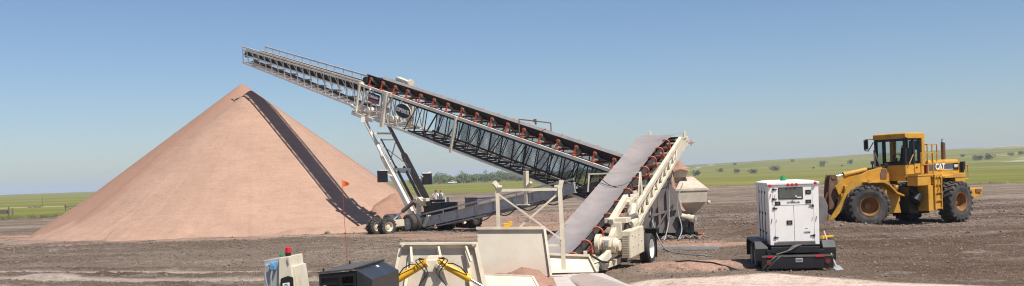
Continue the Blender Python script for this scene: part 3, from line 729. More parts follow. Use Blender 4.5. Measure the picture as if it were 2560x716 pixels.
# mirrors / dark flaps on brackets either side of the legs
for base, sgn in ((b1.lerp(t1, .40), 1), (b2.lerp(t2, .36), -1)):
    cpt = base+nS*(.62*sgn)+V((0, 0, .05)); a = MB(); a.bar(base, base+nS*(.95*sgn)+V((0, 0, .38)) if sgn < 0 else base+nS*(.95)+V((0, 0, .30)), .07); a.bar(base+nS*(.35*sgn)+V((0, 0, .34)), base+nS*(.95*sgn)+V((0, 0, .34)), .05)
    ar = B(a, 'bracket', screm); f = MB(); f.frame(base+nS*(.72*sgn)+V((0, 0, .02)), nS, dS, (0, 0, 1), .60, .10, .60); B(f, 'flap', black, ar)
# axle, posts, strut
mb = MB(); mb.bar(G(16.40, -2.8, .55), G(16.40, 2.95, .55), .30, .34); mb.bar(G(17.70, -1.0, .5), G(17.70, 1.0, .5), .2); mb.bar(G(16.30, .55, .55), G(17.80, .55, .5), .2); mb.bar(G(16.30, -.55, .55), G(17.80, -.55, .5), .2)
mb.bar(G(15.85, .95, .4), G(15.85, .95, 1.75), .24, .26); mb.bar(G(15.75, 1.0, 1.7), G(15.40, 1.0, 1.5), .3, .3); mb.bar(G(16.10, .95, 1.68), G(15.10, .95, 1.68), .26, .16); mb.bar(G(15.85, -.95, .4), G(15.85, -.95, 1.75), .24, .26)
mb.bar(G(15.50, .95, .35), G(15.00, .95, .85), .16, .2); mb.tube(G(16.70, 1.15, .45), G(16.70, 1.85, .45), .17, n=10)
B(mb, 'axle_frame', cream, bevel=.015)
mb = MB(); mb.tube(G(15.70, 1.35, 1.62), G(16.30, 1.65, 1.12), .11, n=10); sx = B(mb, 'steer_cylinder', dgrey, smooth=True)
mb = MB(); mb.tube(G(16.30, 1.65, 1.12), G(16.60, 2.35, .56), .05, n=8); B(mb, 'cylinder_rod', chrome, sx, smooth=True)
# wheels : radial travel (axis along dS) and tow (axis along nS)
for s, w in ((16.72, 3.05), (15.78, 3.05)): wheel(st, G(s, w, .45)-LOC, -dS, .46, .42, .24, cream, lug=16, lugh=.05, hub=.5)
for s, w in ((15.85, -2.80), (16.85, -2.80)): wheel(st, G(s, w, .45)-LOC, -dS, .46, .42, .24, cream, lug=16, lugh=.05, hub=.5)
for s, w in ((16.0, 1.45), (16.0, 1.07), (17.7, 1.45), (17.7, 1.07), (16.0, -.75), (16.0, -1.13), (17.7, -.75), (17.7, -1.13)): wheel(st, G(s, w, .50)-LOC, nS, .50, .32, .28, galv)
# radius beam low along the near side
mb = MB(); pa = [G(15.5, .95, .54), G(5.2, .95, 2.12)]
dd = pa[1]-pa[0]; upv = dd.cross(nS).normalized(); upv = upv if upv.z > 0 else -upv
for w in (0, -1.6):
    a_, b_ = pa[0]+nS*w, pa[1]+nS*w
    mb.bar(a_, b_, .05, .40, upv); mb.bar(a_+upv*.21, b_+upv*.21, .18, .035, upv); mb.bar(a_-upv*.21, b_-upv*.21, .18, .035, upv)
for k in range(9): t = k/8; mb.bar(pa[0].lerp(pa[1], t)+nS*.04-upv*.19, pa[0].lerp(pa[1], t)+nS*.04+upv*.19, .03, .06); mb.bar(pa[0].lerp(pa[1], t), pa[0].lerp(pa[1], t)-nS*1.6, .10)
B(mb, 'radius_beam', galv)
mb = MB(); a_, b_ = pa[0]+upv*.42, pa[1]+upv*.38
mb.bar(a_, b_, .05, .07, upv)
for k in range(8): t = k/8+.03; mb.bar(pa[0].lerp(pa[1], t)+upv*.2, a_.lerp(b_, t), .04)
mb.bar(pa[0].lerp(pa[1], .02)-upv*.32, pa[0].lerp(pa[1], .45)-upv*.34, .06, .05, upv)
for k in range(4): t = .05+k*.12; mb.bar(pa[0].lerp(pa[1], t)-upv*.2, pa[0].lerp(pa[1], t)-upv*.33, .04)
B(mb, 'beam_rail', galv)
mb = MB(); mb.bar(G(8.1, .98, 1.38), G(8.1, .98, 2.92), .19, .19, nS); mb.bar(G(7.85, 1.0, 1.40), G(8.65, 1.0, 1.40), .3, .06); mb.bar(G(8.1, 1.02, 2.1), G(7.75, 1.02, 2.4), .12)
B(mb, 'hanger_post', cream, bevel=.015)
mb = MB(); rs = random.Random(3)
for k in range(4):
    a_ = pa[0].lerp(pa[1], .36+k*.15)-upv*.24; b_ = pa[0].lerp(pa[1], .50+k*.15)-upv*.24
    mb.path([a_.lerp(b_, t)-V((0, 0, .30*(1-(2*t-1)**2))) for t in np.linspace(0, 1, 9)], .028, 6)
B(mb, 'hose', cableb)
# power unit and generator box on the beams
mb = MB(); c0 = G(15.40, -.35, 1.12); mb.frame(c0, dS, nS, (0, 0, 1), 1.0, 1.0, .75); mb.frame(G(16.30, -.35, 1.10), dS, nS, (0, 0, 1), .7, .7, .45)
mb.tube(G(14.80, .1, 1.05), G(14.50, .1, 1.05), .35, n=16); mb.frame(G(16.00, -.35, 1.58), dS, nS, (0, 0, 1), .8, .5, .12)
pu = B(mb, 'engine', black, bevel=.02)
mb = MB(); mb.frame(G(15.30, .0, 1.515), dS, nS, (0, 0, 1), .42, .4, .02); B(mb, 'placard', paper, pu)
mb = MB(); mb.frame(G(15.60, -.35, .65), dS, nS, (0, 0, 1), 2.2, 1.4, .12); B(mb, 'engine_skid', dgrey)
mb = MB(); c0 = G(15.30, -2.6, 1.22); mb.frame(c0, dS, nS, (0, 0, 1), 1.0, .95, .85); mb.frame(c0+V((0, 0, .44)), dS, nS, (0, 0, 1), 1.08, 1.03, .05); mb.frame(c0+nS*.49, dS, nS, (0, 0, 1), .72, .03, .55); mb.frame(G(15.70, -2.4, .70), dS, nS, (0, 0, 1), 2.0, .9, .18)
B(mb, 'hydraulic_tank', paint('tank_grey', (.20, .20, .195), .5, .1, dust=.25), bevel=.02)

# ------------------------------------------------------------------ receiving hopper at the tail of the stacker
HL = V((6.9, 38.0, 0)); hp = thing('receiving_hopper', HL, 'cream steel feed hopper dusted with pink gravel under the smaller conveyor head', 'hopper')
def Bh(mb, name, mat, parent=hp, **k): return mb.build(name, mat, parent, off=HL, **k)
y0, y1 = 37.2, 38.9
mb = MB(); mb.hexa([(6.36, y0, 1.43), (7.50, y0, 1.43), (7.50, y1, 1.43), (6.36, y1, 1.43)], [(6.33, y0, 1.92), (7.56, y0, 1.92), (7.56, y1, 1.92), (6.33, y1, 1.92)])
mb.hexa([(6.55, y0+.5, .86), (7.02, y0+.5, .86), (7.02, y1-.4, .86), (6.55, y1-.4, .86)], [(6.38, y0+.01, 1.425), (7.48, y0+.01, 1.425), (7.48, y1, 1.425), (6.38, y1, 1.425)])
body = Bh(mb, 'body', cream2, bevel=.01)
mb = MB(); mb.box2((6.30, y0-.03, 1.88), (7.59, y0+.02, 1.95)); mb.box2((7.55, y0, 1.88), (7.61, y1, 1.95)); mb.tube((7.60, y0-.02, 1.45), (7.60, y0+.15, 1.40), .06); mb.box2((6.34, y0-.08, 1.02), (6.52, y0, 1.50)); Bh(mb, 'rim', cream2, bevel=.01)
mb = MB(); mb.sheet((6.33, y0+.02, 1.955), (7.56, y0+.02, 1.955), (7.22, y1-.4, 2.42), (6.8, y1-.4, 2.40), .04); mb.sheet((7.57, y0+.02, 1.955), (7.57, y1, 1.955), (7.25, y1-.35, 2.42), (7.24, y1-.4, 2.42), .04)
Bh(mb, 'cover_sheet', paint('dusty_cover', (.62, .53, .42), .7, dust=.55))
# grey grimy chute side and frame
mb = MB(); mb.prism([(4.55, .35), (6.30, .30), (6.42, 1.9), (6.30, 2.35), (5.95, 2.30)], (0, 37.9, 0), V((1, 0, 0)), V((0, 0, 1)), .10)
mb.prism([(5.0, .30), (6.35, .30), (6.5, 1.0), (6.35, 1.85), (6.05, 2.2)], (0, 37.0, 0), V((1, 0, 0)), V((0, 0, 1)), .05)
Bh(mb, 'chute_side', grime)
mb = MB()
for x in (5.35, 5.62, 5.95): mb.bar((x, 36.92, .32), (x, 36.92, .9+(x-4.8)*.9), .10, .10)
mb.bar((5.2, 36.9, .95), (6.3, 36.9, 1.25), .08); mb.bar((5.5, 36.88, .5), (6.2, 36.88, 1.6), .06)
Bh(mb, 'chute_brace', grime)
mb = MB(); mb.box2((5.5, 36.6, .06), (7.0, 36.75, .20)); mb.box2((5.5, 38.6, .06), (7.0, 38.75, .20)); mb.box2((6.9, 36.6, .2), (7.02, 38.75, .32)); mb.bar((6.2, 36.8, .2), (6.9, 36.9, 1.0), .14); mb.bar((6.9, 36.8, .2), (6.25, 36.9, .9), .10); mb.box2((6.35, 36.9, .2), (6.6, 37.6, .75))
for x in (6.42, 7.0): mb.box2((x-.06, 38.3, .1), (x+.06, 38.42, 1.5)); mb.box2((x-.06, 37.6, .1), (x+.06, 37.72, .95))
Bh(mb, 'base_frame', black)
mb = MB(); mb.tube((6.70, 36.95, .86), (6.92, 36.82, .82), .15, n=14); mb.tube((6.92, 36.82, .82), (7.0, 36.77, .80), .09, n=10); mb.tube((6.5, 37.05, .92), (6.72, 36.95, .86), .12, n=10)
mt_ = Bh(mb, 'motor', cream, smooth=True); mb = MB(); mb.path([(7.0+.14*math.cos(t), 36.7, .78+.14*math.sin(t)) for t in np.linspace(-2, 2.4, 12)], .02); Bh(mb, 'hose_loop', cableg, mt_)
# upper box
mb = MB(); mb.hexa([(6.40, 38.0, 2.42), (6.88, 38.0, 2.42), (6.88, 38.9, 2.42), (6.40, 38.9, 2.42)], [(6.36, 37.95, 2.80), (7.02, 37.95, 2.80), (7.02, 39.0, 2.80), (6.36, 39.0, 2.80)]); mb.box2((6.5, 38.2, 2.2), (6.8, 38.5, 2.42)); Bh(mb, 'upper_box', cream2, bevel=.01)
def mound(cx, cy, z, rx, ry, hh, seed, mat, name, n=26, pw=1.):
    g_ = np.linspace(-1, 1, n); X, Y = np.meshgrid(g_, g_); d = np.sqrt(X*X+Y*Y)
    Z = hh*np.where(d < 1, np.abs(1-d**2)**pw if pw != 1. else 1-d, np.clip(1-d, -.15, 0))*(1+.9*(fbm(X*2.2+seed, Y*2.2, seed, 4)-.5))
    return np.stack([cx+X*rx, cy+Y*ry, z+Z], -1)
for cx, cy, z, rx, ry, hh, sd, nm in ((6.66, 38.45, 2.74, .42, .60, .48, 201, 'gravel_fill'), (6.28, 37.9, 1.35, .46, .8, 1.45, 203, 'gravel_fill')):
    P = mound(cx, cy, z, rx, ry, hh, sd, sandd, nm)-np.array(HL); link(nm, grid_mesh(nm, P, sandd), hp)

# ------------------------------------------------------------------ discharge conveyor (smaller)
A0 = V((1.5, 25.4, 0)); dF = V((.37552, .92681, 0)); nF = V((.92681, -.37552, 0))
PS = [-2.2, -1.8, 0, 2.5, 5, 7.3, 8.9, 10, 11, 11.6]; PZ = [.55, .66, 1.05, 1.80, 2.57, 3.28, 3.74, 3.97, 4.06, 4.07]
def zb(s):
    return float(np.mean([np.interp(s+k, PS, PZ) for k in (-.5, -.25, 0, .25, .5)]))
def Fp(s, w, z): return A0+dF*s+nF*w+V((0, 0, z))
FL = Fp(3, 0, 0); fc = thing('discharge_conveyor', FL, 'shorter cream conveyor with wide grey belt and red idler hoops climbing to the hopper', 'conveyor')
def Bf(mb, name, mat, parent=fc, **k): return mb.build(name, mat, parent, off=FL, **k)
prof = [(.49, .0), (.46, -.012), (.22, -.11), (0, -.135), (-.22, -.11), (-.46, -.012), (-.49, .0), (-.48, -.02), (-.22, -.135), (0, -.16), (.22, -.135), (.48, -.02), (.49, .0)]
Bf(sweep(np.concatenate([np.linspace(-2.2, 11.25, 60)]), prof, lambda q, w, h: Fp(q, w*(1+.34*float(sstep(7.5, 10.6, q))), zb(q)+h*(1-.8*float(sstep(7.5, 10.6, q))))), 'belt', belt, smooth=True)
mb = MB(); mb.tube(Fp(11.2, -.58, zb(11.2)-.36), Fp(11.2, .58, zb(11.2)-.36), .24, n=18); Bf(mb, 'pulley', rubber2, smooth=True); mb = MB(); mb.tube(Fp(-2.1, -.58, .35), Fp(-2.1, .58, .35), .2, n=18); Bf(mb, 'pulley', rubber2, smooth=True)
def zt(s): return .46+.337*s
def zbt(s): return -.10+.345*s
mb = MB(); CW = .88
for w in (-.52, CW):
    mb.bar(Fp(-1.9, w, zt(-1.0)+.03), Fp(.2, w, zt(.2)), .10, .13); mb.bar(Fp(.2, w, zt(.2)), Fp(10.0, w, zt(10.0)), .12, .13); mb.bar(Fp(10, w, zt(10)), Fp(10.9, w, 3.86), .10, .12)
    mb.bar(Fp(1.6, w, zbt(1.6)), Fp(10.4, w, zbt(10.4)), .09, .10); mb.bar(Fp(1.6, w, zbt(1.6)), Fp(1.2, w, zt(1.2)), .09)
for q in np.arange(.4, 10, 1.05): mb.bar(Fp(q, -.52, zbt(q) if q > 2 else zt(q)-.1), Fp(q, CW, zbt(q) if q > 2 else zt(q)-.1), .07)
for q in np.arange(-1.3, 10.8, 1.05): mb.bar(Fp(q+.35, -.52, min(zt(q+.35), 3.84)-.02), Fp(q+.35, CW, min(zt(q+.35), 3.84)-.02), .07, .06)
Bf(mb, 'frame', cream)
mb = MB(); qs = np.arange(1.9, 10.0, .62)
for w in (-.52, CW):
    for q in qs[:-1]: mb.bar(Fp(q, w, zbt(q)+.03), Fp(q+.31, w, zt(q+.31)-.05), .045); mb.bar(Fp(q+.31, w, zt(q+.31)-.05), Fp(q+.62, w, zbt(q+.62)+.03), .045)
Bf(mb, 'lacing', cream)
mb = MB()
for w in (-.55, CW+.03): mb.prism([(8.9, zbt(8.9)), (10.6, zbt(10.4)), (11.05, 3.62), (11.05, 3.94), (9.6, zt(9.6)+.04), (9.2, zt(9.2)-.05)], A0+nF*w, dF, V((0, 0, 1)), .04)
mb.bar(Fp(11.0, CW-.06, 3.5), Fp(11.0, CW-.06, 4.12), .10, .12); mb.bar(Fp(10.7, CW+.01, 3.82), Fp(11.1, CW+.01, 3.82), .10, .16); mb.bar(Fp(11.3, -.52, 3.6), Fp(11.3, -.52, 4.2), .06); mb.bar(Fp(11.05, -.52, 3.9), Fp(11.05, -.52, 4.22), .04)
Bf(mb, 'head_plate', cream, bevel=.008)
mb = MB(); mb.bar(Fp(11.05, CW+.0, 3.68), Fp(11.12, CW+.26, 3.69), .035); mb.bar(Fp(11.1, CW+.15, 3.58), Fp(11.1, CW+.15, 3.80), .025); Bf(mb, 'belt_tensioner', red)
# idlers with hoops
a = MB(); pts_ = []
for s_ in (1, -1):
    if s_ > 0: a.path([(0, .50, .02), (0, .50, .15)], .024, 7); continue
    arc = [(0, s_*.72, .02), (0, s_*.735, .20)]+[(0, s_*(.585+.15*math.cos(t)), .19+.14*math.sin(t)) for t in np.linspace(.25, 2.3, 7)]
    a.path(arc, .028, 7); a.bar((0, s_*.72, .0), (0, s_*.72, .10), .10, .06)
a.bar((0, -.76, .0), (0, .76, .0), .09, .07); a.bar((0, .36, .02), (0, .40, .12), .05); a.bar((0, -.40, .02), (0, -.46, .20), .05)
im2 = a.mesh('idler', red); a = MB(); a.tube((0, -.24, .045), (0, .24, .045), .055)
for s_ in (-1, 1): a.tube((0, s_*.25, .05), (0, s_*.43, .13), .05)
rm2 = a.mesh('roller', beltd)
sl = math.atan(.31); eF = dF*math.cos(sl)+V((0, 0, math.sin(sl))); uF = -dF*math.sin(sl)+V((0, 0, math.cos(sl)))
for k in range(11):
    q = -1.55+k*1.05; fl = q > 9.6; e_ = dF if fl else eF; u_ = V((0, 0, 1)) if fl else uF
    Mx = Matrix(((e_.x, -nF.x, u_.x, 0), (e_.y, -nF.y, u_.y, 0), (e_.z, -nF.z, u_.z, 0), (0, 0, 0, 1)))
    o = link('idler', im2, fc, mw=Matrix.Translation(Fp(q, 0, zb(q)-.285)-FL) @ Mx); link('roller', rm2, o)
mb = MB()
for s_ in (-1, 1): mb.sheet(Fp(-1.5, s_*.50, zb(-1.5)-.30), Fp(10, s_*.50, zb(10)-.30), Fp(10, s_*.43, zb(10)-.10), Fp(-1.5, s_*.43, zb(-1.5)-.10), .01)
Bf(mb, 'inner_skirt', beltd)
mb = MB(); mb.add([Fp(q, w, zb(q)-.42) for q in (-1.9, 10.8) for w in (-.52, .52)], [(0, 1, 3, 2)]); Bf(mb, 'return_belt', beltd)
# arch with hanging cable
mb = MB(); qa = 4.35; mb.bar(Fp(qa, -.86, zb(qa)-.25), Fp(qa, -.80, zb(qa)+.30), .045); mb.bar(Fp(qa, .86, zb(qa)-.5), Fp(qa, .82, zb(qa)+.30), .06); mb.bar(Fp(qa, -.82, zb(qa)+.30), Fp(qa, .84, zb(qa)+.30), .045)
mb.bar(Fp(qa-.1, .84, zb(qa)+.3), Fp(qa-.5, .86, zb(qa)-.45), .035)
ar = Bf(mb, 'arch', cream); mb = MB(); mb.path([Fp(qa-.05, w, zb(qa)+.20-.34*(1-((w-.15)/.6)**2)) for w in np.linspace(-.45, .75, 12)], .014, 5); Bf(mb, 'hanging_cable', cableb, ar)
# drive group on the right side
mb = MB(); mb.prism([(0, 0), (1.42, .06), (1.42, .78), (0, .72)], Fp(.62, 1.33, .40), dF, V((0, 0, 1)), .25)
cb = Bf(mb, 'control_box', cream, bevel=.015)
mb = MB()
for k in range(9): mb.bar(Fp(.60, 1.24, .50+k*.062), Fp(.60, 1.42, .50+k*.062), .035, .02)
Bf(mb, 'louver', cream2, cb)
mb = MB()
for q, z in ((.8, 1.0), (1.1, .95), (1.5, .98), (.9, .7), (1.4, .72), (1.75, .8)): mb = MB(); mb.tube(Fp(q, 1.455, z), Fp(q, 1.475, z), .022, n=8); Bf(mb, 'bolt', cream2, cb)
mb = MB(); mb.tube(Fp(.35, .72, .80), Fp(.35, 1.16, .76), .20, n=20); mb.tube(Fp(.35, .60, .80), Fp(.35, .72, .80), .27, n=20); mb.tube(Fp(.35, 1.16, .76), Fp(.35, 1.24, .76), .15, n=16); mb.frame(Fp(.10, .95, .84), nF, dF, (0, 0, 1), .18, .14, .2)
mo = Bf(mb, 'motor', cream, smooth=True, bevel=.008)
mb = MB()
for k in range(5): mb.tube(Fp(.35, .80+k*.07, .795), Fp(.35, .825+k*.07, .795), .212, n=20)
Bf(mb, 'cooling_fin', cream2, mo)
mb = MB(); mb.frame(Fp(.09, .97, .84), nF, dF, (0, 0, 1), .10, .16, .12); Bf(mb, 'terminal_box', galv, mo)
mb = MB(); mb.frame(Fp(1.3, .93, 1.38), nF, dF, (0, 0, 1), .62, .5, .14); mb.frame(Fp(1.2, .95, 1.1), nF, dF, (0, 0, 1), .30, .36, .45); mb.bar(Fp(1.0, .82, 1.35), Fp(2.5, .86, 1.98), .15, .16); mb.bar(Fp(.2, .86, .5), Fp(1.2, .9, 1.2), .14, .20)
for q in (2.45, 2.8, 3.15): mb.bar(Fp(q, .95, 1.15), Fp(q, .95, 1.95+.25*(q-2.4)), .12, .14)
mb.bar(Fp(2.3, .95, 1.80), Fp(3.3, .95, 2.0), .12, .12); mb.tube(Fp(2.1, 1.05, 1.2), Fp(2.6, 1.05, 1.75), .10, n=10); mb.tube(Fp(1.6, 1.15, 1.22), Fp(2.0, 1.2, 1.32), .16, n=12); mb.bar(Fp(2.0, .9, .55), Fp(2.9, .9, 1.2), .14, .14)
Bf(mb, 'drive_mount', cream, bevel=.012)
mb = MB(); mb.tube(Fp(1.55, 1.10, 1.36), Fp(2.0, 1.24, 1.44), .10, n=12); mb.tube(Fp(1.3, 1.15, 1.2), Fp(1.55, 1.2, 1.15), .06, n=8); mb.path([Fp(1.4, 1.2, 1.3), Fp(1.35, 1.27, 1.22), Fp(1.42, 1.28, 1.12), Fp(1.6, 1.2, 1.08)], .035)
Bf(mb, 'air_filter', dgrey, smooth=True)
wheel(fc, Fp(3.0, 1.30, .46)-FL, nF, .46, .30, .27, wht, rubber2, hub=.4, dish=.5); wheel(fc, Fp(3.0, -1.30, .46)-FL, -nF, .46, .30, .27, wht, rubber2, hub=.4)
mb = MB(); mb.bar(Fp(3.0, -1.2, .46), Fp(3.0, 1.2, .46), .16)
for w in (-.8, .8): mb.bar(Fp(3.0, w, .5), Fp(3.0, w, 1.0), .16); mb.bar(Fp(3, w, .5), Fp(5.5, w, 1.8), .10)
Bf(mb, 'axle', cream)
mb = MB(); mb.frame(Fp(3.55, 1.28, .60), nF, dF, (0, 0, 1), .34, .03, .85); mb.frame(Fp(3.35, 1.30, 1.02), nF, dF, (0, 0, 1), .42, .5, .03); Bf(mb, 'mudflap', black)
# skid at the foot
mb = MB(); mb.bar(Fp(-2.0, .82, .22), Fp(1.0, 1.0, .30), .12, .16); mb.bar(Fp(-2.0, -.82, .22), Fp(1.0, -.9, .30), .12, .16); mb.bar(Fp(-1.9, .62, .2), Fp(-1.9, .62, .7), .12); mb.bar(Fp(-1.5, .9, .14), Fp(-.2, 1.1, .60), .12, .20); mb.bar(Fp(-1.95, -.7, .3), Fp(-1.95, .7, .3), .12); mb.bar(Fp(-1.3, .8, .2), Fp(-1.3, .8, .75), .10); mb.bar(Fp(-.6, .8, .1), Fp(-.6, .8, .6), .10)
Bf(mb, 'skid_frame', cream, bevel=.01)
mb = MB(); mb.path([Fp(-1.2, .95, .62), Fp(-.9, 1.1, .45), Fp(-.5, 1.15, .40), Fp(0, 1.1, .5)], .03); mb.tube(Fp(-1.0, .9, .30), Fp(-.85, 1.05, .28), .09)
Bf(mb, 'hose', cableb)

# ------------------------------------------------------------------ truck unloader (drive-over feeder)
UL = V((0, 19, 0)); ul = thing('truck_unloader', UL, 'cream drive over truck unloader with steel wing walls, yellow cylinders and low deck', 'unloader')
def Bu(mb, name, mat, parent=ul, **k): return mb.build(name, mat, parent, off=UL, **k)
mb = MB(); mb.hexa([(.46, 15.5, .40), (2.2, 15.5, .40), (2.05, 22.5, .14), (.80, 22.5, .14)], [(.46, 15.5, .66), (2.2, 15.5, .66), (2.05, 22.5, .335), (.80, 22.5, .335)])
Bu(mb, 'deck', simple('dusty_deck', (.52, .45, .40), .7))
# rear wall seen from the inside
W = [(-.76, 20.0, 1.60), (.64, 20.0, 1.555), (.73, 19.7, .60), (-.76, 19.7, .55)]
mb = MB(); mb.sheet(*W, .04); rw = Bu(mb, 'rear_wall', paint('dusty_wall_paint', (.50, .45, .355), .55, dust=.10, wear=.05, foot=(.55, 1.05)), label='plain inner wall with pink dust along its foot')
mb = MB(); mb.bar(V(W[0])+V((-.02, -.03, .02)), V(W[1])+V((.02, -.03, .02)), .12, .05); mb.bar(V(W[1])+V((0, -.04, 0)), V(W[2])+V((0, -.04, .0)), .05, .10, (0, -1, 0)); Bu(mb, 'rim', cream, rw)
mb = MB()
for x in (-.5, .0, .5): mb.bar((x, 20.06, 1.5), (x, 19.85, .5), .05, .12)
Bu(mb, 'rib', cream, rw)
# end plate below the belt
W = [(.79, 22.95, .77), (1.77, 22.95, .70), (1.93, 22.6, .34), (.82, 22.6, .36)]
mb = MB(); mb.sheet(*W, .04); ew = Bu(mb, 'end_plate', cream); mb = MB(); mb.bar(V(W[0])+V((0, -.05, .02)), V(W[1])+V((0, -.05, .02)), .14, .04); mb.bar(V(W[1])+V((0, -.02, .02)), V(W[2])+V((0, -.05, 0)), .04, .12, (0, -1, 0)); Bu(mb, 'rim', cream, ew)
# low near flap
W = [(-.62, 18.0, .84), (.31, 18.0, .775), (.56, 17.7, .30), (-.56, 17.7, .30)]
mb = MB(); mb.sheet(*W, .04); mb.bar(V(W[0]), V(W[1]), .05, .05); mb.bar(V(W[1]), V(W[2]), .05, .05); Bu(mb, 'front_flap', cream)
P = mound(.15, 18.75, .60, .62, .65, .24, 301, sandd, 'x', 34, 1.3); P[..., 2] += .16*(fbm(P[..., 0]*5, P[..., 1]*5, 305, 3)-.5)
link('gravel_spill', grid_mesh('gravel_spill', P-np.array(UL), sandd), ul)
P = mound(-.3, 19.0, .58, .7, .7, .18, 303, sandd, 'x', 34, 1.3); link('gravel_spill', grid_mesh('gravel_spill', P-np.array(UL), sandd), ul)
# outer wing wall with ribs and cylinders
wt, wb = 1.665, .50
def WP(f, g_, o=0.): # f 0..1 left-right, g 0 top .. 1 bottom; o toward viewer
    x = (-1.78+(1.17)*f)*(1-g_)+(-2.02+1.62*f)*g_; return V((x, 15.2-.25*g_-o, wt+(wb-wt)*g_-.03*f*(1-g_)))
mb = MB(); mb.sheet(WP(0, 0), WP(1, 0), WP(1, 1), WP(0, 1), .03); ww = Bu(mb, 'wing_wall', cream2, label='outer wing wall with ribs carrying two yellow cylinders')
mb = MB(); mb.bar(WP(-.015, 0, .06), WP(1.015, 0, .06), .14, .03); mb.bar(WP(0, .03, .015)-V((0, 0, .02)), WP(1, .03, .015)-V((0, 0, .02)), .02, .10)
mb.bar(WP(0, 0, .04), WP(0, 1, .04), .05, .10, (0, -1, 0)); mb.bar(WP(1, 0, .04), WP(1, 1, .04), .06, .10, (0, -1, 0))
Bu(mb, 'flange', cream, ww)
for f in (.14, .5, .86):
    mb = MB(); a_, b_ = WP(f, .03), WP(f, 1); mb.hexa([a_+V((-.02, 0, 0)), a_+V((.02, 0, 0)), b_+V((.03, 0, 0)), b_+V((-.03, 0, 0))], [a_+V((-.02, -.05, 0)), a_+V((.02, -.05, 0)), b_+V((.03, -.20, 0)), b_+V((-.03, -.20, 0))]); mb.bar(WP(f, .04, .12), WP(f+.04, .24, .16), .035); Bu(mb, 'rib', cream, ww)
mb = MB()
for f in (.03, .97): mb = MB(); mb.tube(WP(f, .02, .10), WP(f, .02, .20), .022, n=8); Bu(mb, 'bolt', cream2, ww)
mb = MB(); ap = V((-1.245, 14.5, 1.43)); mb.hexa([ap+V((-.11, -.07, -.16)), ap+V((.14, -.07, -.16)), ap+V((.14, .35, -.16)), ap+V((-.11, .35, -.16))], [ap+V((-.10, -.06, .02)), ap+V((.10, -.06, .02)), ap+V((.10, .5, .05)), ap+V((-.10, .5, .05))])
mb.sheet(ap+V((-.02, .0, -.1)), ap+V((.14, .0, -.1)), ap+V((.42, .0, -1.0)), ap+V((-.38, .0, -1.0)), .06); mb.bar(ap+V((.06, -.08, -.04)), ap+V((.16, -.12, -.14)), .07)
Bu(mb, 'pylon', cream, bevel=.01)
for (a_, b_, c_) in (((-1.34, 14.44, 1.42), (-1.80, 14.42, 1.165), (-2.05, 14.4, 1.03)), ((-1.15, 14.44, 1.425), (-.675, 14.42, 1.14), (-.42, 14.40, .98))):
    a_, b_, c_ = V(a_), V(b_), V(c_); mb = MB(); mb.tube(a_, b_, .058, n=18); mb.tube(b_-(b_-a_)*.03, b_, .066, n=18); mb.tube(a_, a_+(b_-a_)*.04, .064, n=18)
    mb.bar(a_+V((0, 0, .06)), a_+(b_-a_)*.2+V((0, 0, .07)), .03)
    cy = Bu(mb, 'cylinder', yel2, smooth=True); mb = MB(); mb.tube(b_, c_, .024, n=12); Bu(mb, 'rod', chrome, cy, smooth=True)
    sx = 1 if b_.x > a_.x else -1
    mb = MB()
    for k in (0, 1):
        p0 = a_+V((.02*sx, -.06, .05)); p1 = a_.lerp(b_, .25+.1*k)+V((-.02*sx, -.10, .12)); p2 = a_.lerp(b_, .22+.08*k)+V((-.13*sx, -.10, -.08)); p3 = a_.lerp(b_, .5)+V((-.12*sx, -.10, -.22)); p4 = a_.lerp(b_, .9)+V((-.10*sx, -.08, -.45))
        pp = [p0, p1, p2, p3, p4]; out = []
        for i in range(len(pp)-1):
            P0, P1, P2, P3 = pp[max(0, i-1)], pp[i], pp[i+1], pp[min(len(pp)-1, i+2)]
            for t in np.linspace(0, 1, 6, endpoint=False): out.append(.5*((2*P1)+(P2-P0)*t+(2*P0-5*P1+4*P2-P3)*t*t+(3*P1-P0-3*P2+P3)*t**3))
        mb.path(out+[p4], .0085, 6)
        q0 = a_.lerp(b_, .30)+V((0, -.08, .06)); q1 = b_+V((-.05*sx, -.05, .08)); mb.path([q0, q0.lerp(q1, .3)+V((0, -.02, .05)), q0.lerp(q1, .7)+V((0, -.02, .06)), q1], .009, 6)
    Bu(mb, 'hydraulic_hose', cableb, cy)
# base frame under everything
mb = MB(); mb.box2((-2.0, 15.3, 0), (-1.8, 20.2, .3)); mb.box2((-.2, 15.6, -.1), (.0, 22.4, .28)); mb.box2((-2.0, 14.2, .0), (.4, 14.5, .42)); mb.box2((-.9, 17.9, .05), (.55, 20.0, .5)); mb.box2((.5, 15.6, -.1), (.7, 22.2, .13)); mb.box2((1.8, 15.6, -.1), (2.0, 22.2, .13))
Bu(mb, 'base_frame', cream2)
# post frame
mb = MB(); p1, p2 = V((-.34, 21.5, 0)), V((1.06, 21.5, 0))
mb.bar(p1+V((0, 0, .4)), p1+V((-.0, 0, 2.42)), .085); mb.bar(p2+V((.03, 0, .55)), p2+V((0, 0, 2.40)), .095); pf = Bu(mb, 'post', cream)
mb = MB(); mb.bar(p1+V((0, 0, 2.37)), p2+V((0, 0, 2.35)), .06); mb.bar(p1+V((.03, -.02, 2.28)), p2+V((0, -.05, 1.22)), .035); mb.bar(p2+V((-.02, .03, 2.27)), p1+V((.25, .03, 1.35)), .04); mb.bar(p2+V((-.35, 0, 1.10)), p2+V((0, 0, 1.10)), .05); mb.bar((.72, 21.5, .8), (.60, 20.2, 1.4), .05)
Bu(mb, 'brace', cream)
mb = MB(); mb.bar(p1+V((.05, 0, 2.40)), p1+V((-.07, -.05, 2.56)), .09, .10); mb.tube(p1+V((.02, -.06, 2.44)), p1+V((.11, -.06, 2.44)), .04, n=8); mb.bar(p2+V((0, 0, 2.36)), p2+V((.05, 0, 2.55)), .06, .10); mb.bar(p2+V((0, 0, 2.42)), p2+V((-.12, 0, 2.42)), .05)
Bu(mb, 'pipe_cradle', cream)
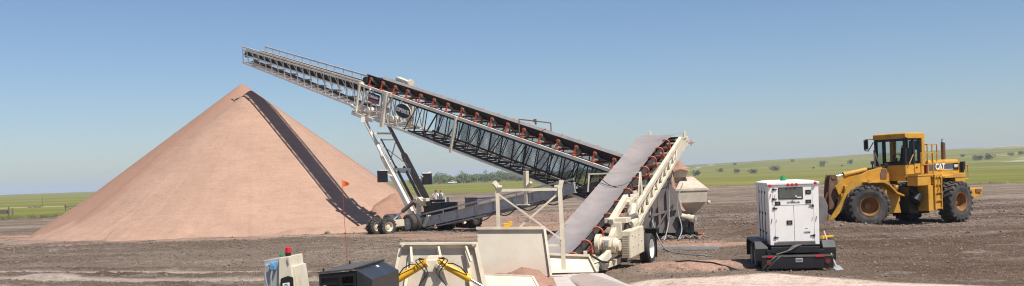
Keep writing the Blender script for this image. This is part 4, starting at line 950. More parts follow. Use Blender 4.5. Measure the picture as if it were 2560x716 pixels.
# rubber apron between deck and gravel ramp
n_ = 24; g_ = np.linspace(0, 1, n_); U_, V_ = np.meshgrid(g_, g_)
X = 1.25+(1.25-.25*V_)*U_-.15*V_; Y = 15.4+(6.95-.35*U_)*V_
Z = np.clip(.585-.060*(Y-18.0), .0, .67)-.02-.30*sstep(.55, 1.0, U_)*(1-.35*V_)+.05*np.exp(-((U_-.5)/.22)**2)+.02*(fbm(X*2.5, Y*2.5, 9, 2)-.5)+.025*sstep(.0, .06, U_)
Z[:, -1] = -.1; Z[-1, :] = np.minimum(Z[-1, :], .02)
link('apron', grid_mesh('apron', np.stack([X, Y, Z], -1)-np.array(UL), paint('dusty_apron', (.36, .315, .285), .75, dust=.5)), ul)
# yellow lamp on the wall
t = thing('work_lamp', (-.13, 20.0, 1.60), 'small yellow lamp box sitting on the rim of the inner steel wall', 'lamp')
mb = MB(); mb.box((-.02, 0, .055), (.14, .10, .085)); mb.box((.06, 0, .085), (.07, .09, .10)); bd = mb.build('body', yel2, t, bevel=.012); mb = MB(); mb.box((.0, 0, .008), (.05, .05, .016)); mb.build('foot', black, t)

# ------------------------------------------------------------------ cream control cabinet with lamps
CL = V((-2.97, 12.15, 0)); cc_ = thing('control_cabinet', CL, 'cream control cabinet with red and green lamps on top and a blue plug', 'control cabinet')
Xc = V((.985, -.17, 0)); Yc = V((.17, .985, 0))
def C(x, y, z): return Xc*x+Yc*y+V((0, 0, z))
mb = MB(); mb.hexa([C(-.09, -.02, .1), C(.30, -.02, .1), C(.30, .42, .1), C(-.09, .42, .1)], [C(-.015, .0, 1.735), C(.13, .0, 1.755), C(.13, .42, 1.755), C(-.015, .42, 1.735)]); mb.build('cabinet_body', cream, cc_, bevel=.008)
mb = MB(); mb.hexa([C(.15, .03, .1), C(.36, .03, .1), C(.36, .42, .1), C(.15, .42, .1)], [C(.12, .03, 1.62), C(.175, .03, 1.625), C(.175, .42, 1.625), C(.12, .42, 1.62)]); mb.build('side_cover', cream, cc_, bevel=.006)
sc_w = C(-.22, .18, .95)
mb = MB(); mb.hexa([C(-.27, .05, .1), C(-.085, .05, .1), C(-.085, .42, .1), C(-.27, .42, .1)], [C(-.245, .06, 1.70), C(-.02, .04, 1.73), C(-.02, .42, 1.73), C(-.245, .42, 1.70)]); mb.build('side_plate', galv, cc_, bevel=.006)
mb = MB(); mb.tube(C(.06, .12, 1.745), C(.06, .12, 1.79), .036, n=18); mb.build('lamp_base', black, cc_, smooth=True); mb = MB(); mb.lathe(C(.06, .12, 1.79), C(.06, .12, 1.86), [(0, .034), (.9, .034), (1, .028)], 18); mb.build('red_lamp', redl, cc_, smooth=True)
mb = MB(); mb.lathe(C(-.05, .16, 1.735), C(-.05, .16, 1.79), [(0, .024), (.6, .024), (.85, .018), (1, .006)], 14); mb.build('green_lamp', grnl, cc_, smooth=True)
mb = MB(); mb.box(C(-.10, .02, 1.635), (.075, .07, .10)); mb.tube(C(-.10, -.02, 1.64), C(-.10, .02, 1.64), .03, n=12); mb.build('plug', plugb, cc_, bevel=.012)
mb = MB(); mb.path([C(-.155, .0, 1.64), C(-.18, -.03, 1.63), C(-.19, -.04, 1.58), C(-.185, -.05, 1.5), C(-.17, -.06, 1.42), C(-.13, -.06, 1.32), C(-.08, -.05, 1.2), C(-.07, -.05, .3)], .013, 8); mb.path([C(-.11, .0, 1.58), C(-.12, -.03, 1.48), C(-.10, -.05, 1.3), C(-.05, -.05, .3)], .011, 8); mb.build('cable', cableg, cc_, smooth=True)
mb = MB(); mb.tube(C(-.20, .0, 1.645), C(-.13, .0, 1.65), .02, n=10); mb.build('cable_gland', alu, cc_)
mb = MB(); Yp = (C(0, 0, 1.755)-C(0, -.02, .1)).normalized()
mb.prism([(-.09, -.85), (.09, -.85), (.085, .0), (.075, .02), (.02, .035), (-.06, .01), (-.075, -.01)], C(.085, -.015, 1.47), Xc, Yp, .03); pn = mb.build('door_pocket', black, cc_)
mb = MB(); mb.prism([(-.045, -.11), (.045, -.10), (.045, -.045), (-.045, -.055)], C(.085, -.035, 1.47), Xc, Yp, .008); lb = mb.build('sticker', paper, pn)
mb = MB(); mb.prism([(-.02, -.072), (.02, -.068), (.02, -.062), (-.02, -.066)], C(.085, -.041, 1.47), Xc, Yp, .004); mb.prism([(-.03, -.09), (.03, -.085), (.03, -.081), (-.03, -.086)], C(.085, -.041, 1.47), Xc, Yp, .004); mb.build('print', ink, lb)
mb = MB(); mb.bar(C(.105, -.012, 1.735), C(.115, -.01, 1.66), .012); mb.build('latch', alu, cc_)
mb = MB(); mb.box(C(.05, .2, .06), (.75, .5, .12)); mb.build('plinth', dgrey, cc_)

# ------------------------------------------------------------------ black hydraulic power pack
PL = V((-1.97, 11.88, 0)); pp_ = thing('power_pack', PL, 'black hydraulic power pack with open bay and sloped hood beside the cream cabinet', 'power pack')
Xp = V((.985, -.17, 0)); Yp_ = V((.17, .985, 0)); rz = -.17
def Q(x, y, z): return Xp*x+Yp_*y+V((0, 0, z))
mb = MB(); mb.prism([(.005, .30), (.21, .30), (.21, 1.455), (.005, 1.575)], Q(0, .56, 0), Xp, V((0, 0, 1)), 1.14); hd = mb.build('hood', navy, pp_, bevel=.006)
sl_ = (Xp*.205+V((0, 0, -.12))).normalized()
mb = MB(); mb.frame(Q(.055, .70, 1.552), sl_, Yp_, sl_.cross(Yp_), .035, .06, .006); mb.build('hood_badge', paper, hd)
mb = MB(); mb.path([Q(.217, .50+.06*math.cos(t), 1.20+.09*math.sin(t)) for t in np.linspace(1.2, 3.6, 10)], .006); mb.build('hood_handle', dgrey, hd)
mb = MB(); mb.sheet(Q(-.49, -.03, 1.545), Q(.0, -.03, 1.585), Q(.0, 1.15, 1.585), Q(-.49, 1.15, 1.545), .022); mb.build('roof', paint('roof_black', (.055, .052, .050), .6, dust=.3, dcol=(.17, .14, .125)), pp_)
for x, y in ((-.43, .02), (-.45, 1.05)): mb = MB(); mb.tube(Q(x, y, 1.55), Q(x, y, 1.60), .012, n=8); mb.build('roof_clip', black, pp_)
mb = MB(); mb.bar(Q(.0, -.03, 1.596), Q(.0, 1.15, 1.596), .03, .012); mb.build('roof_seam', black, pp_)
mb = MB(); mb.bar(Q(-.47, .02, .28), Q(0, .02, .28), .04); mb.bar(Q(-.46, 0, .28), Q(-.46, 1.1, .28), .04)
for x, y in ((-.46, .0), (-.46, 1.10), (-.20, .0), (-.015, .0), (-.20, 1.10), (-.015, 1.10)): mb.box(Q(x, y, .86), (.035, .035, 1.32), rz)
for y in (0, 1.10): mb.bar(Q(-.47, y, 1.50), Q(.0, y, 1.535), .03, .06); mb.bar(Q(-.47, y, .9), Q(0, y, .9), .04, .06)
mb.bar(Q(-.20, .0, 1.395), Q(-.01, .0, 1.40), .025, .016); mb.bar(Q(-.20, .0, 1.345), Q(-.01, .0, 1.35), .025, .012); mb.box(Q(-.33, .012, 1.44), (.24, .012, .10), rz)
mb.build('bay_frame', black, pp_)
mb = MB(); mb.box(Q(-.33, .55, 1.06), (.24, .8, .80), rz); mb.box(Q(-.10, .55, .98), (.20, .8, .62), rz); mb.tube(Q(-.40, .10, 1.22), Q(-.40, .22, 1.22), .07, n=14); mb.tube(Q(-.30, .06, 1.10), Q(-.30, .2, 1.10), .06, n=12); mb.tube(Q(-.10, .08, 1.12), Q(-.10, .2, 1.12), .07, n=12); mb.path([Q(-.42, .05, 1.36), Q(-.36, .03, 1.32), Q(-.28, .06, 1.35), Q(-.22, .1, 1.3)], .012, 6, 4); mb.build('engine', black, pp_, bevel=.01)
mb = MB(); mb.tube(Q(-.37, .02, 1.35), Q(-.32, .02, 1.325), .010, n=8); mb.build('fitting', alu, pp_); mb = MB(); mb.tube(Q(-.42, .03, 1.24), Q(-.41, .03, 1.17), .012, n=8); mb.build('fitting', alu, pp_)
mb = MB(); mb.box(Q(-.55, .12, 1.33), (.10, .14, .05), rz); mb.bar(Q(-.55, .1, 1.3), Q(-.46, .1, 1.3), .05); mb.build('battery_tray', black, pp_)
mb = MB(); mb.box(Q(-.13, .56, .22), (.74, 1.2, .16), rz)
for x in (-.42, .14):
    for y in (.05, 1.05): mb.box(Q(x, y, .07), (.10, .10, .15), rz)
mb.build('skid', black, pp_)

# ------------------------------------------------------------------ portable generator on trailer
gn = thing('portable_generator', (7.07, 24.2, 0), 'white enclosed generator with red marker lamps standing on a black trailer', 'generator', rz=R(-8))
mb = MB(); mb.hexa([(-.60, 0, .70), (.60, 0, .70), (.60, 2.7, .70), (-.60, 2.7, .70)], [(-.62, 0, 2.22), (.62, 0, 2.22), (.62, 2.7, 2.22), (-.62, 2.7, 2.22)]); bd = mb.build('enclosure', wht, gn, bevel=.012)
mb = MB(); mb.hexa([(-.64, -.03, 2.223), (.64, -.03, 2.223), (.64, 2.73, 2.223), (-.64, 2.73, 2.223)], [(-.64, -.03, 2.28), (.64, -.03, 2.28), (.64, 2.73, 2.28), (-.64, 2.73, 2.28)])
mb.hexa([(-.63, -.02, 2.281), (.63, -.02, 2.281), (.63, 2.72, 2.281), (-.63, 2.72, 2.281)], [(-.45, .25, 2.325), (.45, .25, 2.325), (.45, 2.5, 2.325), (-.45, 2.5, 2.325)]); mb.build('roof', wht, gn, bevel=.01)
def face(zx, zy): return ((zx-400-(zy-110)*.030)*.00243, 2.26-(zy-108)*.00252)
def fbox(mb, x0, y0_, x1, y1_, d=.015, y=-.0):
    a = face(x0, y0_); b_ = face(x1, y1_); xm0, xm1 = a[0], a[0]+(x1-x0)*.00243
    mb.box2((xm0, y-d, b_[1]), (xm1, y+.004, a[1])); return mb
mb = MB(); fbox(mb, 250, 150, 498, 268, .012).build('window_frame', black, bd, bevel=.004); mb = MB(); fbox(mb, 258, 158, 490, 260, .018).build('window_pane', simple('grey_pane', (.09, .10, .09), .15), bd)
mb = MB(); fbox(mb, 440, 246, 484, 256, .022); fbox(mb, 424, 232, 436, 246, .024); mb.build('gauge_label', paper, bd)
mb = MB(); fbox(mb, 398, 236, 406, 274, .026); fbox(mb, 402, 236, 420, 256, .026); mb.build('padlock', rust, bd)
for x0, y0_, x1, y1_ in ((525, 180, 580, 222), (527, 278, 582, 314), (218, 288, 273, 324), (335, 480, 393, 523)):
    mb = MB(); h_ = fbox(mb, x0, y0_, x1, y1_, .012).build('latch', black, bd, bevel=.004); mb = MB(); fbox(mb, x0+16, y0_+12, x1-16, y1_-10, .020).build('latch_paddle', dgrey, h_)
for x0, y0_ in ((190, 155), (190, 252), (196, 345), (562, 330), (208, 638), (575, 625)):
    mb = MB(); fbox(mb, x0, y0_+6, x0+46, y0_+15, .018); fbox(mb, x0+(0 if x0 < 400 else 26), y0_, x0+(22 if x0 < 400 else 46), y0_+22, .022); mb.build('hinge', black, bd)
mb = MB(); fbox(mb, 203, 326, 608, 329, .003); fbox(mb, 405, 329, 408, 690, .003); fbox(mb, 212, 330, 214, 690, .003); fbox(mb, 606, 330, 608, 690, .003); fbox(mb, 240, 690, 620, 694, .003); fbox(mb, 588, 128, 590, 326, .003); fbox(mb, 188, 128, 190, 326, .003); mb.build('door_seam', ink, bd)
for x0, y0_ in ((160, 208), (207, 208), (172, 460), (220, 462), (582, 450), (620, 446)):
    a = face(x0+8, y0_+22); mb = MB(); mb.prism([(-.008, -.06), (.006, -.06), (.03, .055), (.012, .055)] if x0 in (160, 172, 620) else [(-.004, -.045), (.002, -.045), (.018, .04), (.012, .04)], (a[0], -.006, a[1]), V((1, 0, 0)), V((0, 0, 1)), .012); mb.build('door_handle', dgrey, bd)
fx, fz = face(403, 301); lettering('CATERPILLAR', .062, (fx, -.005, fz), (1, 0, 0), (0, 0, 1), ink, bd, .84, ext=.001)
fx, fz = face(540, 604); lettering('XQ200', .058, (fx, -.005, fz), (1, 0, 0), (0, 0, 1), ink, bd, .9, ext=.001)
mb = MB(); fbox(mb, 520, 563, 548, 567, .004); mb.build('print', dgrey, bd)
for x0, y0_ in ((165, 132), (349, 127), (392, 127), (433, 126), (622, 117)):
    a = face(x0, y0_); mb = MB(); mb.lathe((a[0], -.02, a[1]+.01), (a[0], -.065, a[1]+.01), [(0, .04), (.7, .036), (1, .02)], 12); mb.build('marker_lamp', redl, gn, smooth=True)
mb = MB(); mb.lathe((-.17, .5, 2.32), (-.17, .5, 2.46), [(0, .05), (.05, .07), (.7, .066), (.9, .045), (1, .02)], 16); bc = mb.build('beacon', grnl, gn, smooth=True)
mb = MB()
for sg_ in (-1, 1):
    for k in range(1, 4): mb = MB(); mb.box2((sg_*.624, .15+k*.62, .78), (sg_*.607, .165+k*.62, 2.18)); mb.build('side_door_seam', ink, bd)
for k in range(3):
    for z in (.95, 1.45, 2.0): mb = MB(); mb.box2((-.635, .62+k*.62, z), (-.605, .70+k*.62, z+.06)); mb.build('side_latch', black, bd)
mb = MB(); mb.box2((-.50, -.012, .70), (.50, .02, .775)); mb.build('base_vent', dgrey, bd)
# trailer
mb = MB(); mb.box2((-.70, -.05, .42), (-.55, 2.9, .58)); mb.box2((.55, -.05, .42), (.70, 2.9, .58)); mb.box2((-.55, .1, .50), (.55, 2.7, .69)); mb.box2((-.86, -.36, .14), (.86, -.20, .42)); mb.box2((-.6, .3, .16), (.6, 2.5, .42)); mb.box2((-.80, -.34, .42), (.82, -.05, .47)); mb.bar((-.5, 2.9, .5), (0, 4.3, .45), .10, .12); mb.bar((.5, 2.9, .5), (0, 4.3, .45), .10, .12); mb.bar((0, 4.2, .45), (0, 4.2, 0), .07); mb.box2((-.60, -.06, .5), (.60, .02, .66))
tr_ = mb.build('trailer_frame', black, gn, bevel=.01)
mb = MB(); mb.box2((-.86, -.37, .43), (.86, -.33, .47)); mb.build('bumper_strip', dgrey, tr_)
for x, w_ in ((-.73, .14), (.42, .22)):
    mb = MB(); mb.box2((x, -.385, .425), (x+w_, -.365, .465)); mb.build('tail_lamp', redl, tr_)
for x in (-.70, .72): mb = MB(); mb.tube((x, -.36, .31), (x, -.385, .31), .06, n=14); mb.build('tail_lamp', simple('dark_red_lens', (.22, .02, .02), .3), tr_)
mb = MB(); mb.box2((-.05, -.375, .30), (.12, -.362, .40)); pt_ = mb.build('licence_plate', galv, tr_); mb = MB(); mb.box2((-.03, -.382, .335), (.10, -.374, .37)); mb.build('plate_print', dgrey, pt_)
for x in (-.82, .84):
    mb = MB(); s_ = 1 if x > 0 else -1
    prf = [(-.12, .30), (-.12, .62), (.04, .80), (1.9, .80), (2.06, .62), (2.06, .30), (2.0, .30), (2.0, .60), (1.86, .75), (.08, .75), (-.06, .60), (-.06, .30)]
    mb.prism(prf, (x, .15, 0), V((0, 1, 0)), V((0, 0, 1)), .32); fd = mb.build('fender', black, gn, bevel=.008)
    for y in (.66, 1.50): wheel(gn, (x, y, .36), (1, 0, 0), .36, .22, .2, galv, rubber2, face=s_)
mb = MB()
for k in range(3): mb.path([(.15-.05*k, -.03, .70), (.02-.05*k, -.10, .67), (-.14-.04*k, -.16, .59-.015*k), (-.36-.03*k, -.25, .53-.01*k), (-.52, -.37, .50)], .015, 7, 5)
mb.build('cable', dgrey, gn)
# loose cables on the ground from the trailer to the left
for k in (0, .12):
    mb = MB()
    pts_ = [(6.62-k, 23.72, .47), (6.45-k, 23.6, .42), (6.25-k, 23.55, .25), (6.08-k, 23.6, .06), (5.8-k*3, 23.8, .05)]+[(5.8-t_*2.0, 24.0+2.2*t_+.3*math.sin(t_*7), yz(5.8-t_*2.0, 24.0+2.2*t_+.3*math.sin(t_*7))+.02) for t_ in np.linspace(.15, 1, 10)]
    mb.path(pts_, .017, 7, 4); o = mb.build('power_cable', cableb, None, off=V((6.2, 23.9, 0))); o.location = (6.2, 23.9, 0)
    tag(o, 'black power cable trailing from the trailer bumper over the pink berm', 'cable', 'black cables trailing from the trailer')
# grey hoses hanging from the stacker tail to the ground
mb = MB(); mb.path([(4.85, 34.6, 2.4), (5.1, 34.5, 2.05), (5.5, 34.5, 2.10), (5.75, 34.6, 2.5), (5.8, 34.7, 3.0)], .022, 6, 5)
mb.path([(4.85, 34.6, 2.4), (4.88, 34.4, 1.4), (4.95, 34, .8), (5.0, 33.0, .3), (5.05, 31.5, .06), (5.4, 30.2, yz(5.4, 30.2)+.02), (6.0, 29.2, yz(6, 29.2)+.02)], .022, 6, 5); o = mb.build('hose', cableg, None, off=V((5.9, 36, 0)), smooth=True); o.location = (5.9, 36, 0); tag(o, 'pale grey hose looping off the smaller conveyor and down to the ground by the wheel', 'hose')
mb = MB(); mb.path([(5.85, 36.0, 3.0), (5.84, 35.9, 1.8), (5.75, 35.6, .8), (5.5, 35.2, .15)], .022, 6, 5); o = mb.build('hose', cableg, None, off=V((6.1, 36.4, 0)), smooth=True); o.location = (6.1, 36.4, 0); tag(o, 'thin grey hose dropping in front of the grimy chute side left of the hopper', 'hose'); mb = MB(); mb.path([(6.5, 36.6, 2.2), (6.28, 36.4, 1.7), (6.22, 36.3, 1.2), (6.3, 36.0, .5), (6.1, 35.7, .12)], .022, 6, 5); o = mb.build('hose', cableg, None, off=V((6.1, 36.4, 0)), smooth=True); o.location = (6.1, 36.4, 0); tag(o, 'thin grey hose hanging over the front left corner of the hopper rim', 'hose')

# shovel and yellow cushion on fender
t = thing('shovel', (8.0, 23.85, yz(8.0, 23.85)), 'shovel with pale wooden handle leaning on the trailer fender', 'shovel')
mb = MB(); h0 = V((-.03, .10, .12)); h1 = V((-.10, .62, .93)); mb.tube(h0, h1, .020, n=10); mb.build('handle', handlew, t, smooth=True)
mb = MB(); dx = V((.99, 0.1, 0)); dy = (V((.06, -.28, -.12))).normalized()
for i in range(2): pass
pl2 = [(-.10, -.02), (.10, -.02), (.115, .10), (.10, .22), (0, .31), (-.10, .22), (-.115, .10)]; mb.prism(pl2, h0+V((0.01, 0, -.03)), dx, dy, .012); mb.tube(h0+V((.02, -.04, -.04)), h0+(h1-h0)*.16, .028, .022, 8); mb.build('blade', alu, t)
t = thing('level', (7.98, 24.5, .80), 'short yellow tool lying on the black trailer fender', 'tool')
mb = MB(); mb.box((0, 0, .06), (.34, .09, .05), .3); mb.box((-.10, -.05, .045), (.14, .12, .085), .3); mb.build('tool_body', yel2, t, bevel=.012); mb = MB(); mb.box((-.08, 0, .012), (.2, .1, .022), .3); mb.build('foot', black, t)

# ------------------------------------------------------------------ wheel loader
ld = thing('wheel_loader', (15.02, 41.9, yz(15.02, 41.9)-.04), 'yellow articulated wheel loader with cab and lowered bucket', 'wheel loader')
def Bl(mb, name, mat, parent=ld, **k): return mb.build(name, mat, parent, **k)
AX = V((1, 0, 0)); AZ = V((0, 0, 1))
arm = [(.98, 2.43), (.57, 2.45), (.22, 2.36), (-.14, 2.20), (-.46, 1.94), (-.76, 1.58), (-.92, 1.27), (-1.08, .95), (-1.56, .27), (-1.25, .40), (-.92, .76), (-.74, 1.26), (-.35, 1.63), (.23, 1.8), (.81, 1.81), (1.02, 1.9)]
for y in (-.78, .78): mb = MB(); mb.prism(arm, (0, y, 0), AX, AZ, .14); a = Bl(mb, 'lift_arm', yel, bevel=.01)
mb = MB(); mb.box2((-.75, -.7, 1.35), (-.45, .7, 1.75)); mb.bar((-.8, -.7, 1.3), (-.8, .7, 1.3), .25); Bl(mb, 'cross_tube', yel)
mb = MB()
for y in (-.28, .28): mb.prism([(-1.22, 2.24), (-.98, 2.22), (-.92, 2.0), (-.98, 1.6), (-1.10, .80), (-1.34, .72), (-1.34, 1.5), (-1.28, 2.05)], (0, y, 0), AX, AZ, .10)
mb.tube((-1.05, -.4, 1.42), (-1.05, .4, 1.42), .12, n=14); mb.tube((-1.1, -.36, 2.14), (-1.1, .36, 2.14), .11, n=14); mb.bar((-1.25, 0, .78), (-1.5, 0, .5), .2, .16)
Bl(mb, 'bellcrank', rust, bevel=.01)
for y in (-.45, .45): mb = MB(); mb.prism([(-1.1, 1.75), (-.72, 1.95), (-.6, 1.7), (-.95, 1.35)], (0, y, 0), AX, AZ, .12); Bl(mb, 'bellcrank_mount', yel)
mb = MB(); mb.tube((-.54, 0, 2.21), (.45, 0, 2.40), .12, n=16); mb.tube((-.56, 0, 2.205), (-.44, 0, 2.23), .15, n=16); tc_ = Bl(mb, 'tilt_cylinder', yel, smooth=True); mb = MB(); mb.tube((-1.1, 0, 2.14), (-.54, 0, 2.21), .065, n=14); Bl(mb, 'rod', chrome, tc_, smooth=True)
for y in (-.5, .5):
    mb = MB(); mb.tube((1.15, y, 1.05), (.1, y, 1.35), .10, n=14); lc = Bl(mb, 'lift_cylinder', yel, smooth=True); mb = MB(); mb.tube((.1, y, 1.35), (-.5, y, 1.52), .055); Bl(mb, 'rod', chrome, lc, smooth=True)
# front frame
mb = MB(); mb.box2((-.45, -.42, .60), (1.7, .42, 1.25)); mb.prism([(.05, 1.2), (1.25, 1.2), (1.2, 2.2), (1.05, 2.5), (.7, 2.48), (.35, 1.8)], (0, -.55, 0), AX, AZ, .10); mb.prism([(.05, 1.2), (1.25, 1.2), (1.2, 2.2), (1.05, 2.5), (.7, 2.48), (.35, 1.8)], (0, .55, 0), AX, AZ, .10); mb.box2((.3, -.5, 1.2), (1.1, .5, 1.6)); mb.tube((0, -1.0, .86), (0, 1.0, .86), .30, n=16)
Bl(mb, 'front_frame', yel, bevel=.01)
mb = MB(); mb.tube((.85, -.86, 2.18), (.85, -.68, 2.18), .15, n=14); mb.prism([(.72, 2.0), (.98, 2.0), (.98, 2.42), (.78, 2.42)], (0, -.865, 0), AX, AZ, .02); Bl(mb, 'arm_pivot', rust)
for sg_ in (-1, 1):
    mb = MB(); y = sg_*1.12
    mb.prism([(-.05, 1.90), (.62, 1.92), (.86, 1.80), (1.18, 1.44), (1.46, 1.30), (1.46, 1.24), (1.14, 1.37), (.84, 1.72), (.60, 1.84), (-.05, 1.84)], (0, y, 0), AX, AZ, .78)
    mb.prism([(.96, 1.62), (1.16, 1.40), (1.46, 1.26), (1.48, 1.05), (1.42, .98), (1.50, .53), (1.0, .53), (.86, .66), (.97, 1.2)], (0, sg_*.95, 0), AX, AZ, .10); Bl(mb, 'front_fender', yel, bevel=.008)
mb = MB(); mb.tube((1.20, -1.2, 1.62), (1.30, -1.2, 1.62), .09, n=12); mb.bar((1.25, -1.2, 1.5), (1.25, -1.0, 1.4), .06); mb.bar((.0, -1.35, 1.96), (.14, -1.35, 1.90), .12, .06); Bl(mb, 'work_light', yel)
mb = MB(); mb.tube((.50, -.6, 2.42), (.50, -.6, 2.64), .035, n=8); mb.box((.50, -.6, 2.70), (.12, .12, .14)); Bl(mb, 'headlamp', black); mb = MB(); mb.tube((1.05, -.7, 2.45), (1.05, -.7, 2.66), .05); mb.box((1.05, -.7, 2.6), (.14, .14, .16)); Bl(mb, 'headlamp', black)
mb = MB(); mb.bar((.72, -.3, 2.4), (.70, -.3, 3.25), .05); mb.bar((.70, -.3, 3.2), (.95, -.3, 2.5), .05); Bl(mb, 'step_rail', dgrey)
wheel(ld, (0, -1.17, .88), (0, -1, 0), .90, .68, .42, yelr, rubber, lug=20, lugh=.06, dish=.56, hub=.34); wheel(ld, (0, 1.17, .88), (0, 1, 0), .90, .68, .42, yelr, rubber, lug=20, lugh=.06, dish=.56, hub=.34)
# bucket
bp = [(-3.5, .03), (-2.55, .03), (-2.2, .10), (-1.98, .30), (-1.86, .62), (-1.84, .95), (-1.95, 1.25), (-2.3, 1.42)]
mb = MB(); th = .05
for i in range(len(bp)-1): mb.bar((bp[i][0], 0, bp[i][1]), (bp[i+1][0], 0, bp[i+1][1]), 3.3, th)
for y in (-1.66, 1.66): mb.prism(bp, (0, y, 0), AX, AZ, .05)
bk = Bl(mb, 'bucket', paint('worn_bucket_steel', (.22, .205, .19), .5, .3, dust=.5, dcol=(.20, .12, .085))); mb = MB(); mb.bar((-3.45, 0, .02), (-3.2, 0, .03), 3.34, .06)
for y in (-.65, .65): mb.prism([(-2.1, .2), (-1.48, .22), (-1.5, .55), (-1.9, .85)], (0, y, 0), AX, AZ, .12)
Bl(mb, 'cutting_edge', rust, bk)
P = mound(-2.55, 0, .2, .7, 1.5, 1.1, 401, sandd, 'load'); link('bucket_load', grid_mesh('bucket_load', P, simple('dark_red_soil', (.16, .085, .06), .95)), bk)
# rear chassis, articulated
RM = Matrix.Translation(V((1.88, 0, 0))) @ Matrix.Rotation(R(33), 4, 'Z')
def RB(): m_ = MB(); m_.M = RM; return m_
mb = RB(); mb.box2((-.1, -.45, .60), (3.4, .45, 1.35)); mb.tube((2.2, -.95, .88), (2.2, .95, .88), .3, n=14); mb.tube((-.15, 0, .55), (-.15, 0, 1.5), .28, n=14); Bl(mb, 'rear_frame', dgrey)
mb = RB(); mb.box2((-.62, -.72, 1.88), (.70, .75, 2.14)); mb.box2((-.62, -.75, 2.141), (-.55, .75, 2.56)); mb.box2((-.549, -.75, 2.141), (.68, -.69, 2.56)); mb.box2((-.549, .69, 2.141), (.68, .75, 2.56)); mb.box2((.62, -.689, 2.141), (.68, .689, 2.56))
cab = Bl(mb, 'cab', yel, bevel=.01)
mb = RB(); mb.box2((-.66, -.80, 3.69), (.72, .80, 3.90)); mb.box2((.50, -.80, 2.561), (.72, -.60, 3.689)); mb.box2((.50, .60, 2.561), (.72, .80, 3.689)); mb.hexa([(-.66, -.80, 3.901), (.72, -.80, 3.901), (.72, .80, 3.901), (-.66, .80, 3.901)], [(-.55, -.7, 3.94), (.66, -.7, 3.94), (.66, .7, 3.94), (-.55, .7, 3.94)]); Bl(mb, 'roof', yel, cab, bevel=.015)
mb = RB()
for y in (-.71, .71): mb.bar((-.58, y, 2.56), (-.58, y, 3.69), .11); mb.bar((-.02, y, 2.56), (-.02, y, 3.69), .13, .10); mb.bar((-.58, y, 3.65), (.5, y, 3.65), .07); mb.bar((-.58, y, 2.59), (.5, y, 2.59), .07)
mb.bar((-.58, -.71, 2.59), (-.58, .71, 2.59), .08); mb.bar((-.58, -.71, 3.64), (-.58, .71, 3.64), .10); mb.bar((-.58, .3, 2.6), (-.58, .3, 3.65), .05); mb.box2((.40, -.76, 2.6), (.52, -.62, 3.69))
Bl(mb, 'pillar', black, cab)
mb = RB(); mb.add([(-.60, -.68, 2.62), (-.60, .68, 2.62), (-.60, .68, 3.62), (-.60, -.68, 3.62)], [(0, 1, 2, 3)]); Bl(mb, 'windscreen', glass, cab)
mb = RB()
for y in (-.73, .73): mb.add([(-.55, y, 2.60), (-.06, y, 2.60), (-.06, y, 3.63), (-.55, y, 3.63)], [(0, 1, 2, 3)])
mb.add([(.66, -.6, 2.6), (.66, .6, 2.6), (.66, .6, 3.65), (.66, -.6, 3.65)], [(0, 1, 2, 3)])
Bl(mb, 'side_window', glass, cab)
mb = RB(); mb.box2((-.02, -.775, 2.15), (.42, -.752, 2.6)); dr = Bl(mb, 'door', yel, cab); mb = RB(); mb.add([(.04, -.75, 2.62), (.40, -.75, 2.62), (.40, -.75, 3.60), (.04, -.75, 3.60)], [(0, 1, 2, 3)]); Bl(mb, 'door_pane', glass, dr); mb = RB(); mb.box2((.06, -.80, 2.42), (.16, -.776, 2.46)); Bl(mb, 'door_handle', black, dr)
mb = RB(); mb.box2((.12, -.26, 2.3), (.56, .26, 2.62)); mb.hexa([(.40, -.24, 2.62), (.56, -.24, 2.62), (.56, .24, 2.62), (.40, .24, 2.62)], [(.50, -.22, 3.32), (.60, -.22, 3.32), (.60, .22, 3.32), (.50, .22, 3.32)]); mb.bar((-.28, 0, 2.5), (-.14, 0, 2.86), .06); mb.path([(-.12+.05*math.sin(t), .19*math.cos(t), 2.88+.17*math.sin(t)) for t in np.linspace(0, 2*PI, 14)], .018); mb.box2((-.5, -.4, 2.14), (-.35, .4, 2.72)); mb.box2((.3, -.62, 3.2), (.5, -.3, 3.6)); Bl(mb, 'seat', black, cab)
for sg_ in (-1, 1):
    mb = RB(); mb.path([(-.60, sg_*.78, 3.72), (-.92, sg_*.98, 3.74), (-1.0, sg_*1.0, 3.66), (-.96, sg_*1.0, 3.25), (-.80, sg_*.95, 3.22), (-.62, sg_*.80, 3.6)], .022, 6)
    br = Bl(mb, 'mirror_bracket', black, cab); mb = RB(); mb.box((-.90, sg_*.98, 3.50), (.05, .20, .42)); Bl(mb, 'mirror', black, br)
# platform, ladder, underbody
mb = RB(); mb.box2((-.62, -1.32, 2.06), (.95, -.76, 2.12)); mb.box2((-.62, -1.30, 1.66), (.30, -.80, 2.055)); mb.box2((-.62, .76, 1.7), (.95, 1.30, 2.12)); mb.box2((.10, -1.30, .56), (.44, -.60, 1.655)); mb.box2((.10, .60, .56), (.44, 1.30, 1.69)); mb.box2((.45, -1.28, 1.70), (1.2, -.80, 2.0)); Bl(mb, 'platform', yel, bevel=.01)
mb = RB(); mb.box2((-.5, -.8, .50), (.08, .8, 1.6)); mb.box2((.081, -.55, .42), (1.25, 1.25, 1.5)); mb.tube((-.3, -.9, 1.0), (-.1, -.9, 1.3), .25, n=12); mb.path([(-.5, -.85, 1.5), (-.3, -1.0, 1.3), (-.1, -.95, 1.0), (0, -.9, .8)], .05); Bl(mb, 'transmission_and_shade_block', black)  # transmission, plus a black block added to stand in for belly shade
mb = RB()
for x in (.50, .98): mb.bar((x, -1.34, .60), (x, -1.34, 2.1), .05)
for k in range(5): mb.bar((.50, -1.34, .66+k*.34), (.98, -1.34, .66+k*.34), .05, .04); mb.box2((.46, -1.38, .60+k*.34), (.56, -1.30, .74+k*.34))
